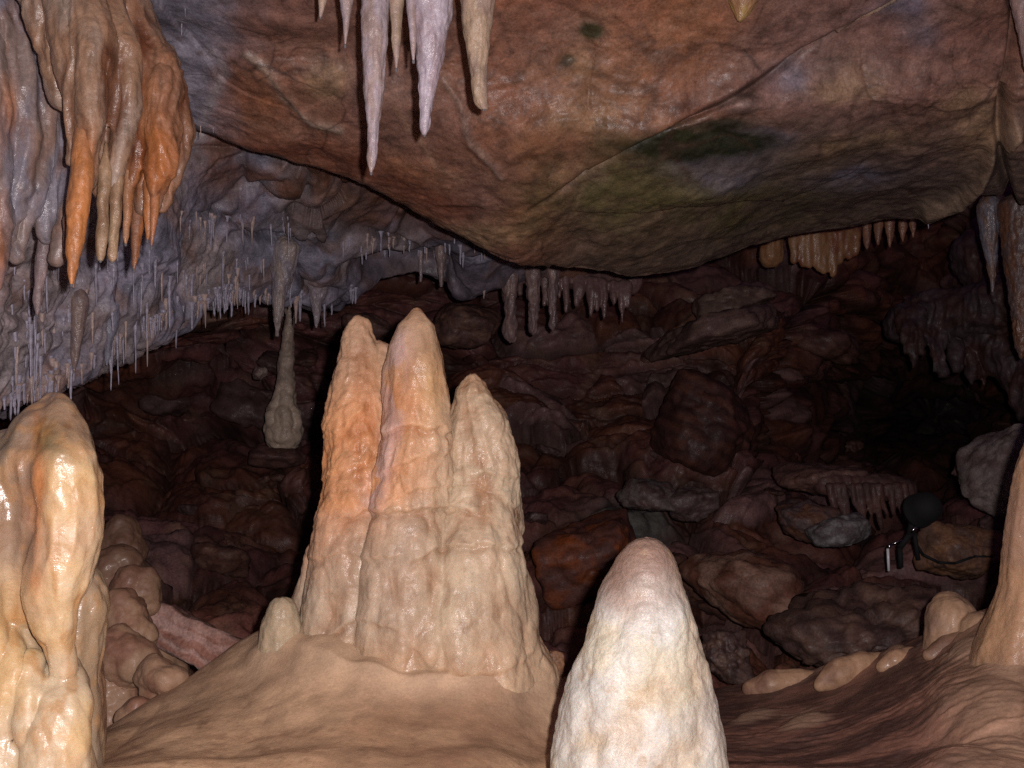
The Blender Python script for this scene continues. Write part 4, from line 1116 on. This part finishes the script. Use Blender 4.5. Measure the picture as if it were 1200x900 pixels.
# ================================================================== CAVE LAMP
root = bpy.data.objects.new('cave_lamp', None); COL.objects.link(root)
dL = 4.05
root.location = at(1074, 640, dL)
tag(root, 'black round cave lamp on a short bracket with a bright metal spike', 'lamp')


def rev(prof, n=40):
    prof = np.array(prof); a = np.arange(n) / n * 2 * math.pi
    V = np.stack([prof[:, :1] * np.cos(a), prof[:, :1] * np.sin(a), prof[:, 1:] + 0 * a], -1).reshape(-1, 3)
    return V, grid_quads(len(prof), n, True)


def rotx(V, a):
    c, s = math.cos(a), math.sin(a); return np.stack([V[:, 0], V[:, 1] * c - V[:, 2] * s, V[:, 1] * s + V[:, 2] * c], 1)


def roty(V, a):
    c, s = math.cos(a), math.sin(a); return np.stack([V[:, 0] * c + V[:, 2] * s, V[:, 1], -V[:, 0] * s + V[:, 2] * c], 1)


u = K * dL
V, Q = rev([(0, .10), (.02, .10), (.035, .092), (.055, .07), (.064, .04), (.066, 0), (.070, -.004), (.070, -.016), (.060, -.016), (.056, -.004), (.0, .004)])
hd = np.array([4 * u, 0, 42 * u])
T = lambda V: roty(rotx(V, R_(62)), R_(35))
link('housing', make_mesh('housing', T(V) + hd, Q, mat=M_black), root)
V, Q = rev([(0, -.008), (.055, -.010), (.057, -.006), (0, -.004)])
link('lens', make_mesh('lens', T(V) + hd, Q, mat=M_glass), root)


def rod(a, b, r, n=12):
    a, b = np.array(a, float), np.array(b, float); z = (b - a); L = np.linalg.norm(z); z /= L
    x = np.cross(z, [0, 1, .1]); x /= np.linalg.norm(x); y = np.cross(z, x)
    V, Q = rev([(0, 0), (r, 0), (r, L * .5), (r, L), (0, L)], n)
    return a + V[:, :1] * x + V[:, 1:2] * y + V[:, 2:] * z, Q


def join(parts):
    Vs, Qs, o_ = [], [], 0
    for V, Q in parts: Vs.append(V); Qs.append(Q + o_); o_ += len(V)
    return np.concatenate(Vs), np.concatenate(Qs)


V, Q = join([rod((-.005, .01, .12), (-.02, .01, .045), .016), rod((-.02, .01, .05), (-.06, .02, -.01), .012), rod((-.06, .02, -.01), (-.055, .02, -.09), .010), rod((.0, .02, .05), (.02, .03, -.06), .009)])
link('bracket', make_mesh('bracket', V, Q, mat=M_black), root)
pts = [(.0, .03, .02), (.04, .03, -.04), (.10, .02, -.07), (.17, .03, -.075), (.26, .05, -.05), (.36, .08, -.055)]
V, Q = join([rod(a_, b_, .0055) for a_, b_ in zip(pts[:-1], pts[1:])])
link('cable', make_mesh('cable', V, Q, mat=M_black), root)
V, Q = join([rod((-.128, -.03, -.005), (-.124, -.03, -.095), .0055, 16)])
link('spike', make_mesh('spike', V, Q, mat=M_glint), root)
V, Q = join([rod((-.11, -.02, .01), (-.06, -.02, .03), .0035), rod((-.125, -.03, .0), (-.11, -.02, .012), .006), rod((-.04, -.04, .062), (-.018, -.045, .085), .007)])
link('clamp', make_mesh('clamp', V, Q, mat=M_metal), root)

# ================================================================== LIGHT, WORLD, CAMERA
w = bpy.data.worlds.new('World'); SC.world = w; w.use_nodes = True
bg = w.node_tree.nodes['Background']; bg.inputs[0].default_value = (.52, .22, .74, 1); bg.inputs[1].default_value = .036  # added dim purple fill to lift the blacks; no such source in the cave

l = bpy.data.lights.new('camera_flash', 'POINT'); l.energy = 205; l.shadow_soft_size = .014; l.color = (1.0, .905, .90)
lo = bpy.data.objects.new('camera_flash', l); COL.objects.link(lo); lo.location = (.065, .0, CAMZ + .045)

c = bpy.data.cameras.new('camera'); c.lens = 35; c.sensor_width = 36; c.clip_end = 200; c.clip_start = .05
co = bpy.data.objects.new('camera', c); COL.objects.link(co); co.location = (0, 0, CAMZ); co.rotation_euler = (math.pi / 2, 0, 0)
SC.camera = co
SC.view_settings.view_transform = 'Standard'; SC.view_settings.look = 'None'; SC.view_settings.exposure = 0
SC.cycles.use_denoising = False; SC.cycles.max_bounces = 4; SC.cycles.diffuse_bounces = 1; SC.cycles.glossy_bounces = 2
